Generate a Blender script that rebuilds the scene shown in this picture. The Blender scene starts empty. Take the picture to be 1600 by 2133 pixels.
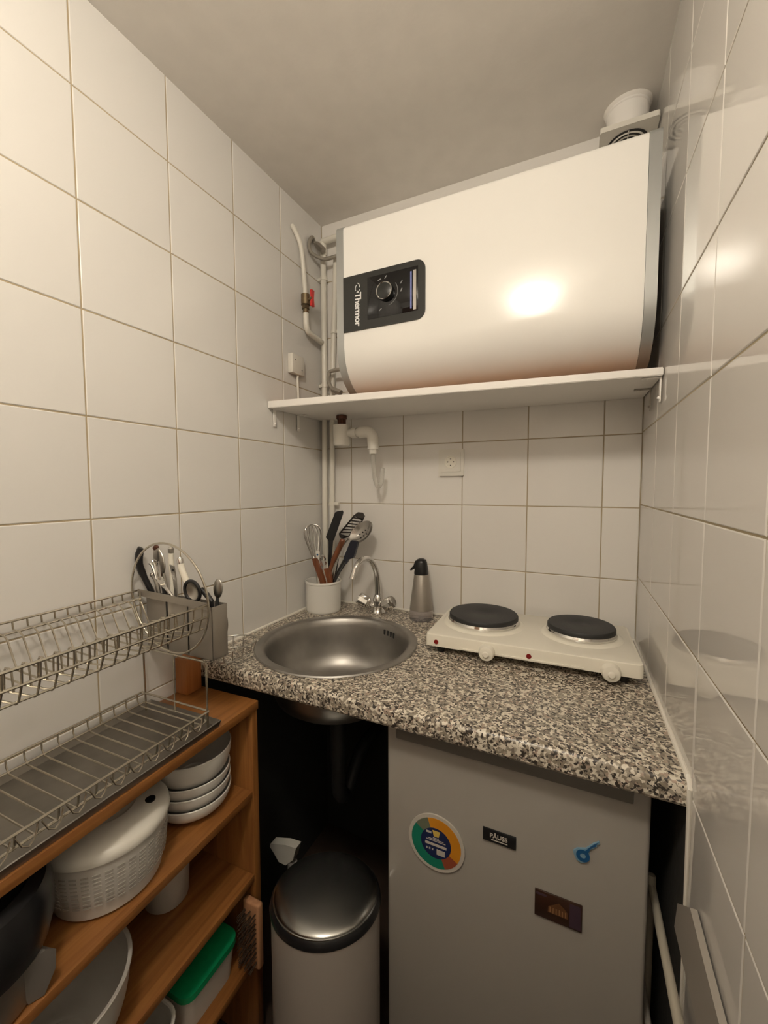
import bpy, bmesh, math, random
from mathutils import Vector, Matrix
random.seed(7)
H = 1.27            # the tile row used as height zero in the survey lies 1.27 m above the floor
W = 1.017           # room width
C = bpy.context.scene.collection
PI = math.pi

# ------------------------------------------------------------------ materials
def lin(r, g, b):
    f = lambda c: (c / 255 / 12.92) if c / 255 <= .04045 else ((c / 255 + .055) / 1.055) ** 2.4
    return (f(r), f(g), f(b), 1)

def mat(name, col, rough=.5, metal=0, bump=0, bscale=200, coat=0, spec=.5, trans=0, vary=0, ior=1.5):
    m = bpy.data.materials.new(name); m.use_nodes = True
    N, L = m.node_tree.nodes, m.node_tree.links
    b = N['Principled BSDF']
    b.inputs['Base Color'].default_value = col
    b.inputs['Roughness'].default_value = rough
    b.inputs['Metallic'].default_value = metal
    b.inputs['Coat Weight'].default_value = coat
    b.inputs['Coat Roughness'].default_value = .08
    b.inputs['Specular IOR Level'].default_value = spec
    b.inputs['Transmission Weight'].default_value = trans
    b.inputs['IOR'].default_value = ior
    tc = N.new('ShaderNodeTexCoord')
    if bump:
        n = N.new('ShaderNodeTexNoise'); n.inputs['Scale'].default_value = bscale; n.inputs['Detail'].default_value = 3
        L.new(tc.outputs['Object'], n.inputs['Vector'])
        k = N.new('ShaderNodeBump'); k.inputs['Strength'].default_value = bump; k.inputs['Distance'].default_value = .002
        L.new(n.outputs['Fac'], k.inputs['Height']); L.new(k.outputs['Normal'], b.inputs['Normal'])
    if vary:
        n2 = N.new('ShaderNodeTexNoise'); n2.inputs['Scale'].default_value = 18; n2.inputs['Detail'].default_value = 5
        L.new(tc.outputs['Object'], n2.inputs['Vector'])
        mx = N.new('ShaderNodeMixRGB'); mx.blend_type = 'MULTIPLY'
        rp = N.new('ShaderNodeValToRGB')
        rp.color_ramp.elements[0].color = (1 - vary,) * 3 + (1,); rp.color_ramp.elements[1].color = (1, 1, 1, 1)
        rp.color_ramp.elements[0].position = .3; rp.color_ramp.elements[1].position = .7
        L.new(n2.outputs['Fac'], rp.inputs['Fac'])
        mx.inputs['Fac'].default_value = 1; mx.inputs['Color1'].default_value = col
        L.new(rp.outputs['Color'], mx.inputs['Color2']); L.new(mx.outputs['Color'], b.inputs['Base Color'])
    return m

def tile_mat(name, col, rough):
    m = bpy.data.materials.new(name); m.use_nodes = True
    N, L = m.node_tree.nodes, m.node_tree.links
    b = N['Principled BSDF']; b.inputs['Roughness'].default_value = rough
    b.inputs['Specular IOR Level'].default_value = .5
    g = N.new('ShaderNodeNewGeometry')
    rp = N.new('ShaderNodeValToRGB')
    rp.color_ramp.elements[0].color = tuple(c * .95 for c in col[:3]) + (1,)
    rp.color_ramp.elements[1].color = col
    L.new(g.outputs['Random Per Island'], rp.inputs['Fac']); L.new(rp.outputs['Color'], b.inputs['Base Color'])
    tc = N.new('ShaderNodeTexCoord')
    n = N.new('ShaderNodeTexNoise'); n.inputs['Scale'].default_value = 9; n.inputs['Detail'].default_value = 1
    L.new(tc.outputs['Object'], n.inputs['Vector'])
    k = N.new('ShaderNodeBump'); k.inputs['Strength'].default_value = .06; k.inputs['Distance'].default_value = .004
    L.new(n.outputs['Fac'], k.inputs['Height']); L.new(k.outputs['Normal'], b.inputs['Normal'])
    return m

def wood_mat(name, c1, c2, axis=1, rough=.42):
    m = bpy.data.materials.new(name); m.use_nodes = True
    N, L = m.node_tree.nodes, m.node_tree.links
    b = N['Principled BSDF']; b.inputs['Roughness'].default_value = rough
    tc = N.new('ShaderNodeTexCoord'); mp = N.new('ShaderNodeMapping')
    s = [38, 38, 38]; s[axis] = 2.2
    mp.inputs['Scale'].default_value = s
    L.new(tc.outputs['Object'], mp.inputs['Vector'])
    n = N.new('ShaderNodeTexNoise'); n.inputs['Scale'].default_value = 1.4; n.inputs['Detail'].default_value = 6
    n.inputs['Distortion'].default_value = 1.2
    L.new(mp.outputs['Vector'], n.inputs['Vector'])
    rp = N.new('ShaderNodeValToRGB')
    rp.color_ramp.elements[0].color = c1; rp.color_ramp.elements[1].color = c2
    rp.color_ramp.elements[0].position = .3; rp.color_ramp.elements[1].position = .68
    L.new(n.outputs['Fac'], rp.inputs['Fac']); L.new(rp.outputs['Color'], b.inputs['Base Color'])
    k = N.new('ShaderNodeBump'); k.inputs['Strength'].default_value = .15; k.inputs['Distance'].default_value = .001
    L.new(n.outputs['Fac'], k.inputs['Height']); L.new(k.outputs['Normal'], b.inputs['Normal'])
    return m

def granite_mat(name):
    m = bpy.data.materials.new(name); m.use_nodes = True
    N, L = m.node_tree.nodes, m.node_tree.links
    b = N['Principled BSDF']; b.inputs['Roughness'].default_value = .33
    tc = N.new('ShaderNodeTexCoord')
    nz = N.new('ShaderNodeTexNoise'); nz.inputs['Scale'].default_value = 160; nz.inputs['Detail'].default_value = 1
    L.new(tc.outputs['Object'], nz.inputs['Vector'])
    wp = N.new('ShaderNodeVectorMath'); wp.operation = 'MULTIPLY_ADD'
    wp.inputs[1].default_value = (.006, .006, .006)
    L.new(nz.outputs['Color'], wp.inputs[0]); L.new(tc.outputs['Object'], wp.inputs[2])
    def vor(scale, stops):
        v = N.new('ShaderNodeTexVoronoi'); v.inputs['Scale'].default_value = scale
        L.new(wp.outputs[0], v.inputs['Vector'])
        s = N.new('ShaderNodeSeparateColor'); L.new(v.outputs['Color'], s.inputs['Color'])
        r = N.new('ShaderNodeValToRGB'); r.color_ramp.interpolation = 'CONSTANT'
        e = r.color_ramp.elements
        e[0].position = 0; e[0].color = stops[0][1]; e[1].position = stops[1][0]; e[1].color = stops[1][1]
        for p, c in stops[2:]:
            q = e.new(p); q.color = c
        L.new(s.outputs['Red'], r.inputs['Fac'])
        return r
    a = vor(195, [(0, lin(144, 134, 118)), (.22, lin(166, 157, 142)), (.42, lin(128, 118, 106)), (.55, lin(218, 210, 194)), (.82, lin(172, 152, 136)), (.90, lin(228, 220, 204))])
    d = vor(290, [(0, (1, 1, 1, 1)), (.22, (0, 0, 0, 1)), (.8, (0, 0, 0, 1))])
    mx = N.new('ShaderNodeMixRGB'); mx.inputs['Color2'].default_value = lin(58, 51, 46)
    L.new(d.outputs['Color'], mx.inputs['Fac']); L.new(a.outputs['Color'], mx.inputs['Color1'])
    L.new(mx.outputs['Color'], b.inputs['Base Color'])
    return m

M = {}
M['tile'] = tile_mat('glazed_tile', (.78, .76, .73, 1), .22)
M['tile_back'] = tile_mat('glazed_tile_back', (.86, .83, .79, 1), .22)  # same glazed tile, made paler so the back wall looks better lit
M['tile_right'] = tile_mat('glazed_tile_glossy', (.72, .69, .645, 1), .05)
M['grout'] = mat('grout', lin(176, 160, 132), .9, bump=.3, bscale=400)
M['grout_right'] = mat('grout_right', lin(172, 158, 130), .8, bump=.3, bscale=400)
M['bare'] = mat('bare_wall_under_counter', lin(52, 50, 45), .9, bump=.5, bscale=60)  # untiled wall, coloured dark to carry the shade under the worktop
M['ceiling'] = mat('ceiling_paint', (.88, .84, .785, 1), .8, bump=.12, bscale=90, vary=.05)
M['paint'] = mat('wall_paint', (.86, .82, .76, 1), .8)
M['floor'] = mat('floor_tile', lin(70, 56, 46), .5, vary=.2)
M['caulk'] = mat('caulk', (.8, .76, .68, 1), .5)
M['granite'] = granite_mat('granite_laminate')
M['steel'] = mat('stainless_steel', (.58, .56, .53, 1), .2, 1, bump=.04, bscale=300)
M['steel_dull'] = mat('stainless_dull', (.42, .405, .38, 1), .4, 1, bump=.06, bscale=200, vary=.15)
M['bin_body'] = mat('bin_body', (.42, .38, .34, 1), .4)
M['brushed'] = mat('brushed_lid', (.4, .4, .38, 1), .27, 1)
_b = M['brushed'].node_tree.nodes['Principled BSDF']; _b.inputs['Anisotropic'].default_value = .6
_t = M['brushed'].node_tree.nodes.new('ShaderNodeCombineXYZ'); _t.inputs[0].default_value = .55; _t.inputs[1].default_value = -.83
M['brushed'].node_tree.links.new(_t.outputs[0], _b.inputs['Tangent'])
M['chrome'] = mat('chrome', (.75, .74, .72, 1), .07, 1)
M['wire'] = mat('steel_wire', (.6, .56, .48, 1), .25, 1)
M['tray_metal'] = mat('tray_metal', (.36, .34, .31, 1), .38, 1, vary=.25)
M['satin'] = mat('satin_metal', (.38, .35, .31, 1), .42, .75)
M['silver'] = mat('silver_plastic', (.42, .43, .42, 1), .35, .5)
M['white_gloss'] = mat('white_gloss', (.90, .88, .84, 1), .17)
M['white_ceramic'] = mat('white_ceramic', (.78, .76, .71, 1), .25)
M['white_plastic'] = mat('white_plastic', (.78, .75, .68, 1), .35)
M['cream'] = mat('cream_enamel', (.90, .86, .75, 1), .25)
M['cream_plastic'] = mat('cream_plastic', (.86, .82, .72, 1), .35)
M['white_paint'] = mat('white_painted_board', (.92, .89, .85, 1), .4, bump=.1, bscale=80)
M['pipe_paint'] = mat('painted_pipe', (.80, .77, .69, 1), .3, bump=.1, bscale=120)
M['black'] = mat('black_plastic', (.012, .012, .013, 1), .3)
M['black_matt'] = mat('cast_iron', (.022, .022, .023, 1), .55, bump=.2, bscale=300)
M['panel_black'] = mat('panel_black', (.018, .019, .017, 1), .35)
M['glass_black'] = mat('display_black', (.004, .004, .005, 1), .05)
M['pipe_dark'] = mat('dark_pipe', (.02, .02, .02, 1), .6)
M['dark'] = mat('dark_rubber', (.02, .02, .02, 1), .7)
M['navy'] = mat('navy_plastic', (.01, .011, .022, 1), .35)
M['logo'] = mat('logo_white', (.85, .85, .85, 1), .5)
M['grey_mark'] = mat('grey_mark', (.25, .25, .25, 1), .5)
M['blue_glass'] = mat('blue_strip', (.22, .26, .6, 1), .2)
M['grey_plastic'] = mat('grey_plastic', (.30, .28, .26, 1), .3)
M['kettle_grey'] = mat('kettle_grey', (.16, .145, .13, 1), .4)
M['slot_grey'] = mat('slot_grey', (.42, .39, .35, 1), .5)
M['turner_steel'] = mat('turner_steel', (.1, .09, .085, 1), .35, .8)
M['grip_grey'] = mat('grip_grey', (.15, .14, .125, 1), .3)
M['bare_board'] = wood_mat('bare_board', lin(170, 126, 92), lin(194, 150, 112), 0)
M['door_wood'] = wood_mat('door_wood', lin(92, 62, 40), lin(120, 84, 56), 2)
M['red'] = mat('red_plastic', (.62, .03, .025, 1), .35)
M['dark_red'] = mat('indicator_red', (.22, .008, .008, 1), .2)
M['brass'] = mat('old_brass', (.26, .2, .12, 1), .45, .8, vary=.4)
M['copper'] = mat('tarnished_copper', (.12, .05, .03, 1), .5, .6, vary=.3)
M['hose'] = mat('braided_hose', (.4, .37, .32, 1), .4, .6, bump=.8, bscale=900)
M['wood'] = wood_mat('stained_pine', lin(120, 74, 34), lin(158, 106, 56), 1)
M['wood_v'] = wood_mat('stained_pine_upright', lin(120, 74, 34), lin(158, 106, 56), 2)
M['brown_wood'] = wood_mat('brown_handle_wood', lin(92, 50, 28), lin(132, 78, 48), 2)
M['pale_wood'] = wood_mat('pale_wood', lin(170, 120, 84), lin(200, 150, 110), 2, .6)
M['block_wood'] = wood_mat('block_wood', lin(160, 96, 48), lin(184, 120, 66), 2)
M['clear_plastic'] = mat('clear_plastic', (.86, .8, .8, 1), .12, trans=.75, ior=1.35)
M['clear_tube'] = mat('clear_tube', (.85, .84, .8, 1), .2, trans=.8, ior=1.3)
M['milky'] = mat('milky_plastic', (.66, .63, .58, 1), .35, trans=.1)
M['green'] = mat('green_plastic', (.004, .27, .10, 1), .4)
M['bristle'] = mat('bristle', (.05, .028, .015, 1), .8)
M['spoon_steel'] = mat('worn_steel', (.5, .48, .44, 1), .3, 1)
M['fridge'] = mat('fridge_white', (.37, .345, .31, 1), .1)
M['mag_white'] = mat('magnet_white', (.56, .52, .46, 1), .35)
M['mag_orange'] = mat('magnet_orange', lin(205, 135, 30), .5)
M['mag_teal'] = mat('magnet_teal', lin(20, 125, 100), .5)
M['mag_rust'] = mat('magnet_rust', lin(150, 75, 50), .5)
M['mag_olive'] = mat('magnet_olive', lin(110, 115, 95), .5)
M['mag_navy'] = mat('magnet_navy', lin(25, 38, 80), .5)
M['mag_yellow'] = mat('magnet_yellow', lin(215, 185, 90), .5)
M['key_blue'] = mat('key_blue', lin(25, 85, 135), .45)
M['key_pale'] = mat('key_pale', lin(125, 160, 180), .45)
M['photo_brown'] = mat('photo_brown', lin(62, 38, 26), .35, vary=.5)
M['photo_gold'] = mat('photo_gold', lin(100, 66, 40), .35)
M['photo_violet'] = mat('photo_violet', lin(66, 50, 62), .35)
M['photo_light'] = mat('photo_light', lin(146, 108, 74), .35)
M['airer'] = mat('airer_paint', (.46, .42, .34, 1), .4)
M['airer_grey'] = mat('airer_grey', (.34, .31, .27, 1), .5)

# ------------------------------------------------------------------ mesh helpers (survey coordinates: x right, y to the back wall, z from the zero row)
V = Vector
def bmn(): return bmesh.new()

def merge(bm, t, mtx=None):
    if mtx is not None: bmesh.ops.transform(t, matrix=mtx, verts=t.verts)
    me = bpy.data.meshes.new('tmp'); t.to_mesh(me); t.free()
    bm.from_mesh(me); bpy.data.meshes.remove(me)

def box(bm, lo, hi, bev=0, seg=2, mtx=None, mi=0):
    t = bmesh.new(); bmesh.ops.create_cube(t, size=1)
    lo, hi = V(lo), V(hi)
    for v in t.verts: v.co = V(((lo[i] + hi[i]) / 2 + v.co[i] * (hi[i] - lo[i])) for i in range(3))
    if bev: bmesh.ops.bevel(t, geom=t.edges[:], offset=bev, segments=seg, affect='EDGES', profile=.5)
    for f in t.faces: f.material_index = mi
    merge(bm, t, mtx)

def frame(d):
    d = V(d).normalized()
    u = d.cross(V((0, 0, 1)))
    if u.length < 1e-4: u = V((1, 0, 0))
    u.normalize(); return u, d.cross(u).normalized(), d

def cyl(bm, p0, p1, r0, r1=None, n=20, mi=0, caps=True):
    p0, p1 = V(p0), V(p1); r1 = r0 if r1 is None else r1
    u, w, d = frame(p1 - p0)
    A = [bm.verts.new(p0 + (u * math.cos(2 * PI * i / n) + w * math.sin(2 * PI * i / n)) * r0) for i in range(n)]
    B = [bm.verts.new(p1 + (u * math.cos(2 * PI * i / n) + w * math.sin(2 * PI * i / n)) * r1) for i in range(n)]
    for i in range(n):
        f = bm.faces.new((A[i], A[(i + 1) % n], B[(i + 1) % n], B[i])); f.material_index = mi
    if caps:
        bm.faces.new(A[::-1]).material_index = mi; bm.faces.new(B).material_index = mi

def tube(bm, pts, r, n=8, closed=False, mi=0):
    pts = [V(p) for p in pts]; k = len(pts)
    rs = r if isinstance(r, (list, tuple)) else [r] * k
    tan = []
    for i in range(k):
        a = pts[(i - 1) % k] if (closed or i) else pts[0]
        b = pts[(i + 1) % k] if (closed or i < k - 1) else pts[-1]
        tan.append((b - a).normalized())
    u, w, _ = frame(tan[0])
    rings = []
    for i in range(k):
        t = tan[i]
        u = (u - t * u.dot(t)).normalized(); w = t.cross(u)
        rings.append([bm.verts.new(pts[i] + (u * math.cos(2 * PI * j / n) + w * math.sin(2 * PI * j / n)) * rs[i]) for j in range(n)])
    for i in range(k if closed else k - 1):
        A, B = rings[i], rings[(i + 1) % k]
        for j in range(n):
            f = bm.faces.new((A[j], A[(j + 1) % n], B[(j + 1) % n], B[j])); f.material_index = mi
    if not closed:
        bm.faces.new(rings[0][::-1]).material_index = mi; bm.faces.new(rings[-1]).material_index = mi

def cr(pts, k=6, closed=False):
    P = [V(p) for p in pts]; n = len(P); out = []
    rng = n if closed else n - 1
    for i in range(rng):
        g = lambda j: P[j % n] if closed else P[max(0, min(n - 1, j))]
        a, b, c, d = g(i - 1), g(i), g(i + 1), g(i + 2)
        for s in range(k):
            t = s / k
            out.append(.5 * ((2 * b) + (c - a) * t + (2 * a - 5 * b + 4 * c - d) * t * t + (3 * b - a - 3 * c + d) * t ** 3))
    if not closed: out.append(P[-1])
    return out

def lathe(bm, prof, c=(0, 0, 0), n=48, mtx=None, mi=0, sx=1, sy=1):
    t = bmesh.new(); rings = []
    for r, z in prof:
        if r < 1e-6: rings.append([t.verts.new((c[0], c[1], c[2] + z))])
        else: rings.append([t.verts.new((c[0] + r * sx * math.cos(2 * PI * i / n), c[1] + r * sy * math.sin(2 * PI * i / n), c[2] + z)) for i in range(n)])
    for A, B in zip(rings, rings[1:]):
        if len(A) == 1 and len(B) == 1: continue
        for i in range(n):
            j = (i + 1) % n
            if len(A) == 1: q = (A[0], B[j], B[i])
            elif len(B) == 1: q = (A[i], A[j], B[0])
            else: q = (A[i], A[j], B[j], B[i])
            t.faces.new(q).material_index = mi
    bmesh.ops.recalc_face_normals(t, faces=t.faces[:])
    merge(bm, t, mtx)

def prism(bm, pts, off, mi=0):
    off = V(off); A = [bm.verts.new(V(p)) for p in pts]; B = [bm.verts.new(V(p) + off) for p in pts]
    n = len(A)
    fs = [bm.faces.new(A), bm.faces.new(B[::-1])]
    for i in range(n): fs.append(bm.faces.new((A[i], B[i], B[(i + 1) % n], A[(i + 1) % n])))
    for f in fs: f.material_index = mi
    bmesh.ops.recalc_face_normals(bm, faces=fs)

def xz(pts, y): return [(a, y, b) for a, b in pts]

def ell(bm, c, r, mtx=None, u=24, v=14, mi=0):
    t = bmesh.new(); bmesh.ops.create_uvsphere(t, u_segments=u, v_segments=v, radius=1)
    for q in t.verts: q.co = V((q.co.x * r[0], q.co.y * r[1], q.co.z * r[2]))
    for f in t.faces: f.material_index = mi
    m = Matrix.Translation(V(c)) @ (mtx.to_4x4() if mtx is not None else Matrix())
    merge(bm, t, m)

def rrect(w, h, r, n=6, cx=0, cy=0):
    out = []
    for sx, sy, a in ((1, 1, 0), (-1, 1, 90), (-1, -1, 180), (1, -1, 270)):
        for i in range(n + 1):
            t = math.radians(a + 90 * i / n)
            out.append((cx + sx * (w / 2 - r) + r * math.cos(t), cy + sy * (h / 2 - r) + r * math.sin(t)))
    return out

def root_of(o):
    while o.parent: o = o.parent
    return o

def obj(name, bm, m, parent=None, ang=38):
    me = bpy.data.meshes.new(name)
    if parent is not None: org = root_of(parent).location.copy()
    else:
        xs = [v.co for v in bm.verts]
        lo = V((min(p[i] for p in xs) for i in range(3))); hi = V((max(p[i] for p in xs) for i in range(3)))
        org = V(((lo.x + hi.x) / 2, (lo.y + hi.y) / 2, lo.z + H))
    for v in bm.verts: v.co = v.co + V((0, 0, H)) - org
    bm.to_mesh(me); bm.free()
    for p in me.polygons: p.use_smooth = True
    me.set_sharp_from_angle(angle=math.radians(ang))
    for q in (m if isinstance(m, (list, tuple)) else [m]): me.materials.append(M[q])
    o = bpy.data.objects.new(name, me); C.objects.link(o)
    if parent is not None: o.parent = parent
    else: o.location = org
    return o

def thing(name, label, cat, loc, group=None):
    o = bpy.data.objects.new(name, None); C.objects.link(o)
    o.location = V(loc) + V((0, 0, H)); o.empty_display_size = .03
    o['label'] = label; o['category'] = cat
    if group: o['group'] = group
    return o

def tag(o, label, cat, group=None):
    o['label'] = label; o['category'] = cat
    if group: o['group'] = group
    return o

def struct(name, bm, m, **k):
    o = obj(name, bm, m, **k); o['kind'] = 'structure'; return o

def text_bm(bm, s, size, origin, right, up, depth=.0004, bold=0, spacing=1, mi=0):
    cu = bpy.data.curves.new('t', 'FONT'); cu.body = s; cu.size = size; cu.extrude = depth; cu.offset = bold
    cu.space_character = spacing; cu.align_x = 'CENTER'; cu.align_y = 'CENTER'; cu.resolution_u = 4
    o = bpy.data.objects.new('t', cu); C.objects.link(o)
    dg = bpy.context.evaluated_depsgraph_get(); dg.update()
    me = bpy.data.meshes.new_from_object(o.evaluated_get(dg))
    bpy.data.objects.remove(o); bpy.data.curves.remove(cu)
    r, u = V(right).normalized(), V(up).normalized(); n = r.cross(u)
    mt = Matrix(((r.x, u.x, n.x, origin[0]), (r.y, u.y, n.y, origin[1]), (r.z, u.z, n.z, origin[2]), (0, 0, 0, 1)))
    me.transform(mt)
    k = len(bm.faces); bm.from_mesh(me); bpy.data.meshes.remove(me)
    bm.faces.ensure_lookup_table()
    for f in bm.faces[k:]: f.material_index = mi

# ------------------------------------------------------------------ room shell
def tile_wall(name, to3, us, vs, skip, tm, slab, bare_shade=()):
    """glazed tiles as shallow pads over a grout slab; every tile sits a hair out of true"""
    bm = bmn(); g, dp = .0012, .0014
    for a, b in zip(us, us[1:]):
        for c, d in zip(vs, vs[1:]):
            for (a2, b2, c2, d2) in skip(a, b, c, d):
                if b2 - a2 < .006 or d2 - c2 < .006: continue
                tu, tv = random.gauss(0, .0013), random.gauss(0, .0013)
                cu, cv = (a2 + b2) / 2, (c2 + d2) / 2
                def P(u, v, h): return bm.verts.new(to3(u, v, h + (u - cu) * tu + (v - cv) * tv if b2 - a2 < .5 else h))
                rings = []
                for ins, h in ((g, -dp), (g + .0004, -.0007), (g + .0016, 0)):
                    rings.append([P(a2 + ins, c2 + ins, h), P(b2 - ins, c2 + ins, h), P(b2 - ins, d2 - ins, h), P(a2 + ins, d2 - ins, h)])
                fs = [bm.faces.new(rings[2])]
                for A, B in zip(rings, rings[1:]):
                    for i in range(4): fs.append(bm.faces.new((A[i], A[(i + 1) % 4], B[(i + 1) % 4], B[i])))
    bmesh.ops.recalc_face_normals(bm, faces=bm.faces[:])
    n0 = len(bm.faces)
    box(bm, *slab, mi=1)
    for b in bare_shade: box(bm, *b, mi=2)
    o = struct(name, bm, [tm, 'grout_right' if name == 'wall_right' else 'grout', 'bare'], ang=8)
    return o

YF = -2.05
ctop = 1.03
vL = [-1.27, -1.2, -1.0, -.8, -.6, -.4, -.1992, -.0045, .195, .3959, .5954, .7966, ctop]
uL = [-(.2297 + .1965 * k) for k in range(12)]
uL = [0] + uL; uL = [u for u in uL if u > YF] + [YF]
uL = uL[::-1]
def cut_counter(a, b, c, d):
    # tiles stop at the worktop where it runs, and start again in front of it
    out = []
    if d <= -.37 or c < -.37:
        if a < -.596: out.append((a, min(b, -.596), c, d))
        if b > -.596 and d > -.37: out.append((max(a, -.596), b, -.37, d))
    else: out.append((a, b, c, d))
    return out
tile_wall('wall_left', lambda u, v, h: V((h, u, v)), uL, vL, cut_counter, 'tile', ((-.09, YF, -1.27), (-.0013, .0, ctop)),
          bare_shade=[((-.003, -.594, -1.27), (0, 0, -.41))])
vB = [-.372, -.2022, -.001, .2003, .4, .6, .8, ctop]
uB = [0, .1185, .3218, .526, .7251, .9253, W]
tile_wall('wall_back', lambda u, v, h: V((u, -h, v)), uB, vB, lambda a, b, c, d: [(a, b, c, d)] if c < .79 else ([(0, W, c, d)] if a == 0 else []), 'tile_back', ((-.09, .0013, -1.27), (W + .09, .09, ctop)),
          bare_shade=[((0, 0, -1.27), (W, .003, -.41))])
vR = [-1.27, -1.19, -.99, -.79, -.59, -.39, -.1902, .0081, .205, .4007, .6, .8, ctop]
uR = [0] + [-(.205 + .1985 * k) for k in range(12)]
uR = [u for u in uR if u > YF] + [YF]; uR = uR[::-1]
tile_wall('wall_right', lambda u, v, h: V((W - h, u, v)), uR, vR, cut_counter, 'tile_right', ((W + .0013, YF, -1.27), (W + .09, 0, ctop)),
          bare_shade=[((W, -.594, -1.27), (W + .003, 0, -.41))])
bm = bmn(); box(bm, (-.09, YF - .09, -1.27), (W + .09, YF, ctop)); struct('wall_front', bm, 'paint')
bm = bmn(); box(bm, (.06, YF + .0005, -1.265), (.62, YF + .03, .74), .004)  # unseen door with handle, added to darken one side of the fridge's reflection
for a_, b_ in ((-1.15, -.35), (-.2, .6)): box(bm, (.14, YF + .03, a_), (.54, YF + .036, b_), .004)
dd_ = struct('door_1', bm, 'door_wood')
bm = bmn(); cyl(bm, (.56, YF + .028, -.25), (.56, YF + .07, -.25), .009, n=14); cyl(bm, (.565, YF + .068, -.25), (.47, YF + .068, -.25), .008, n=14); obj('door_handle', bm, 'chrome', dd_)
bm = bmn()
for x_ in (.0, .622): box(bm, (x_, YF + .0005, -1.265), (x_ + .058, YF + .018, .80), .003)
box(bm, (.0, YF + .0005, .742), (.68, YF + .018, .80), .003); struct('trim_4', bm, 'white_paint')  # casing of the added door, out of view
bm = bmn(); box(bm, (-.09, YF - .09, -1.35), (W + .09, .09, -1.27)); struct('floor', bm, 'floor')
bm = bmn()
zc = lambda y: 1.0 + .033 * y
A = [(-.09, .09, zc(.09)), (W + .09, .09, zc(.09)), (W + .09, YF - .09, zc(YF - .09)), (-.09, YF - .09, zc(YF - .09))]
prism(bm, A, (0, 0, .12)); struct('ceiling', bm, 'ceiling')
# sealant beads round the worktop
bm = bmn()
tube(bm, [(.002, -.58, -.369), (.002, -.002, -.369)], .0045); struct('trim_1', bm, 'caulk')
bm = bmn(); tube(bm, [(.002, -.002, -.369), (W - .002, -.002, -.369)], .0045); struct('trim_2', bm, 'caulk')
bm = bmn(); tube(bm, [(W - .002, -.002, -.369), (W - .002, -.587, -.369), (W - .002, -.6, -.38), (W - .002, -.601, -.41), (W - .001, -.598, -.60), (W - .001, -.6, -.9)], [.0045, .0045, .004, .0035, .0025, .002]); struct('trim_3', bm, 'caulk')

# ------------------------------------------------------------------ worktop with round sink
SC = (.267, -.347)
bm = bmn()
poly = [(0.001, -.001), (0.001, -.56), (.024, -.585), (W - .001, -.585), (W - .001, -.001)]
angs = sorted([2 * PI * i / 96 - PI for i in range(96)] + [math.atan2(p[1] - SC[1], p[0] - SC[0]) for p in poly])
def hit(a):
    d = V((math.cos(a), math.sin(a))); best = None
    for i in range(len(poly)):
        p, q = V(poly[i]), V(poly[(i + 1) % len(poly)])
        e = q - p; den = d.x * e.y - d.y * e.x
        if abs(den) < 1e-9: continue
        r = p - V(SC); t = (r.x * e.y - r.y * e.x) / den; s = (r.x * d.y - r.y * d.x) / den
        if t > 0 and -1e-6 <= s <= 1 + 1e-6 and (best is None or t < best): best = t
    return V(SC) + d * best
zt, zb = -.37, -.41
R4 = []
for a in angs:
    o2 = hit(a); i2 = V(SC) + V((math.cos(a), math.sin(a))) * .2
    R4.append([bm.verts.new((i2.x, i2.y, zt)), bm.verts.new((o2.x, o2.y, zt)), bm.verts.new((o2.x, o2.y, zb)), bm.verts.new((i2.x, i2.y, zb))])
for i in range(len(R4)):
    A, B = R4[i], R4[(i + 1) % len(R4)]
    for j in range(4): bm.faces.new((A[j], A[(j + 1) % 4], B[(j + 1) % 4], B[j]))
bmesh.ops.recalc_face_normals(bm, faces=bm.faces[:])
nose = [(-.5848, zt)] + [(-.587 - .013 * math.sin(t), zt - .013 + .013 * math.cos(t)) for t in [PI / 2 * i / 6 for i in range(1, 7)]]
nose += [(-.6, -.404), (-.597, -.409), (-.594, zb), (-.5848, zb)]
prism(bm, [(.024, y, z) for y, z in nose], (W - .025, 0, 0))
tag(obj('worktop', bm, 'granite', ang=30), 'speckled grey and beige granite-look worktop with a rounded front edge', 'worktop')

t = thing('round_sink', 'round stainless steel sink set into the speckled worktop', 'sink', (SC[0], SC[1], -.52))
bm = bmn()
lathe(bm, [(.1985, -.372), (.1985, -.3696), (.2215, -.3696), (.222, -.3688), (.219, -.366), (.205, -.3655), (.199, -.367), (.194, -.372), (.189, -.39), (.184, -.43), (.176, -.475), (.163, -.505), (.14, -.521), (.1, -.529), (.05, -.532), (.043, -.534),
           (.043, -.537), (.05, -.536), (.1, -.533), (.142, -.525), (.166, -.508), (.179, -.477), (.187, -.43), (.192, -.39), (.1965, -.375), (.1985, -.372)], (SC[0], SC[1], 0), 96)
obj('basin', bm, 'steel_dull', t)
bm = bmn(); lathe(bm, [(0, -.5335), (.018, -.5325), (.022, -.531), (.03, -.5325), (.042, -.5315), (.0435, -.533)], (SC[0], SC[1], 0), 40)
dr = obj('drain_strainer', bm, 'chrome', t)
bm = bmn()
for k in range(4):
    a = math.radians(71 - k * 4.4)
    c = V((SC[0] + .1885 * math.cos(a), SC[1] + .1885 * math.sin(a), -.393))
    box(bm, (-.0035, -.0016, -.008), (.0035, .0016, .008), .0012, mtx=Matrix.Translation(c) @ Matrix.Rotation(a + PI / 2, 4, 'Z'))
obj('overflow_slots', bm, 'dark', t)
t = thing('hanging_drain_pipe', 'dark plastic waste pipe hanging under the sink', 'pipe', (SC[0], SC[1], -1.2))
bm = bmn(); lathe(bm, [(0, -.538), (.034, -.538), (.036, -.552), (.03, -.57), (.022, -.58), (.022, -.72), (0, -.72)], (SC[0], SC[1], 0), 28); obj('tailpiece', bm, 'pipe_dark', t)
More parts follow.
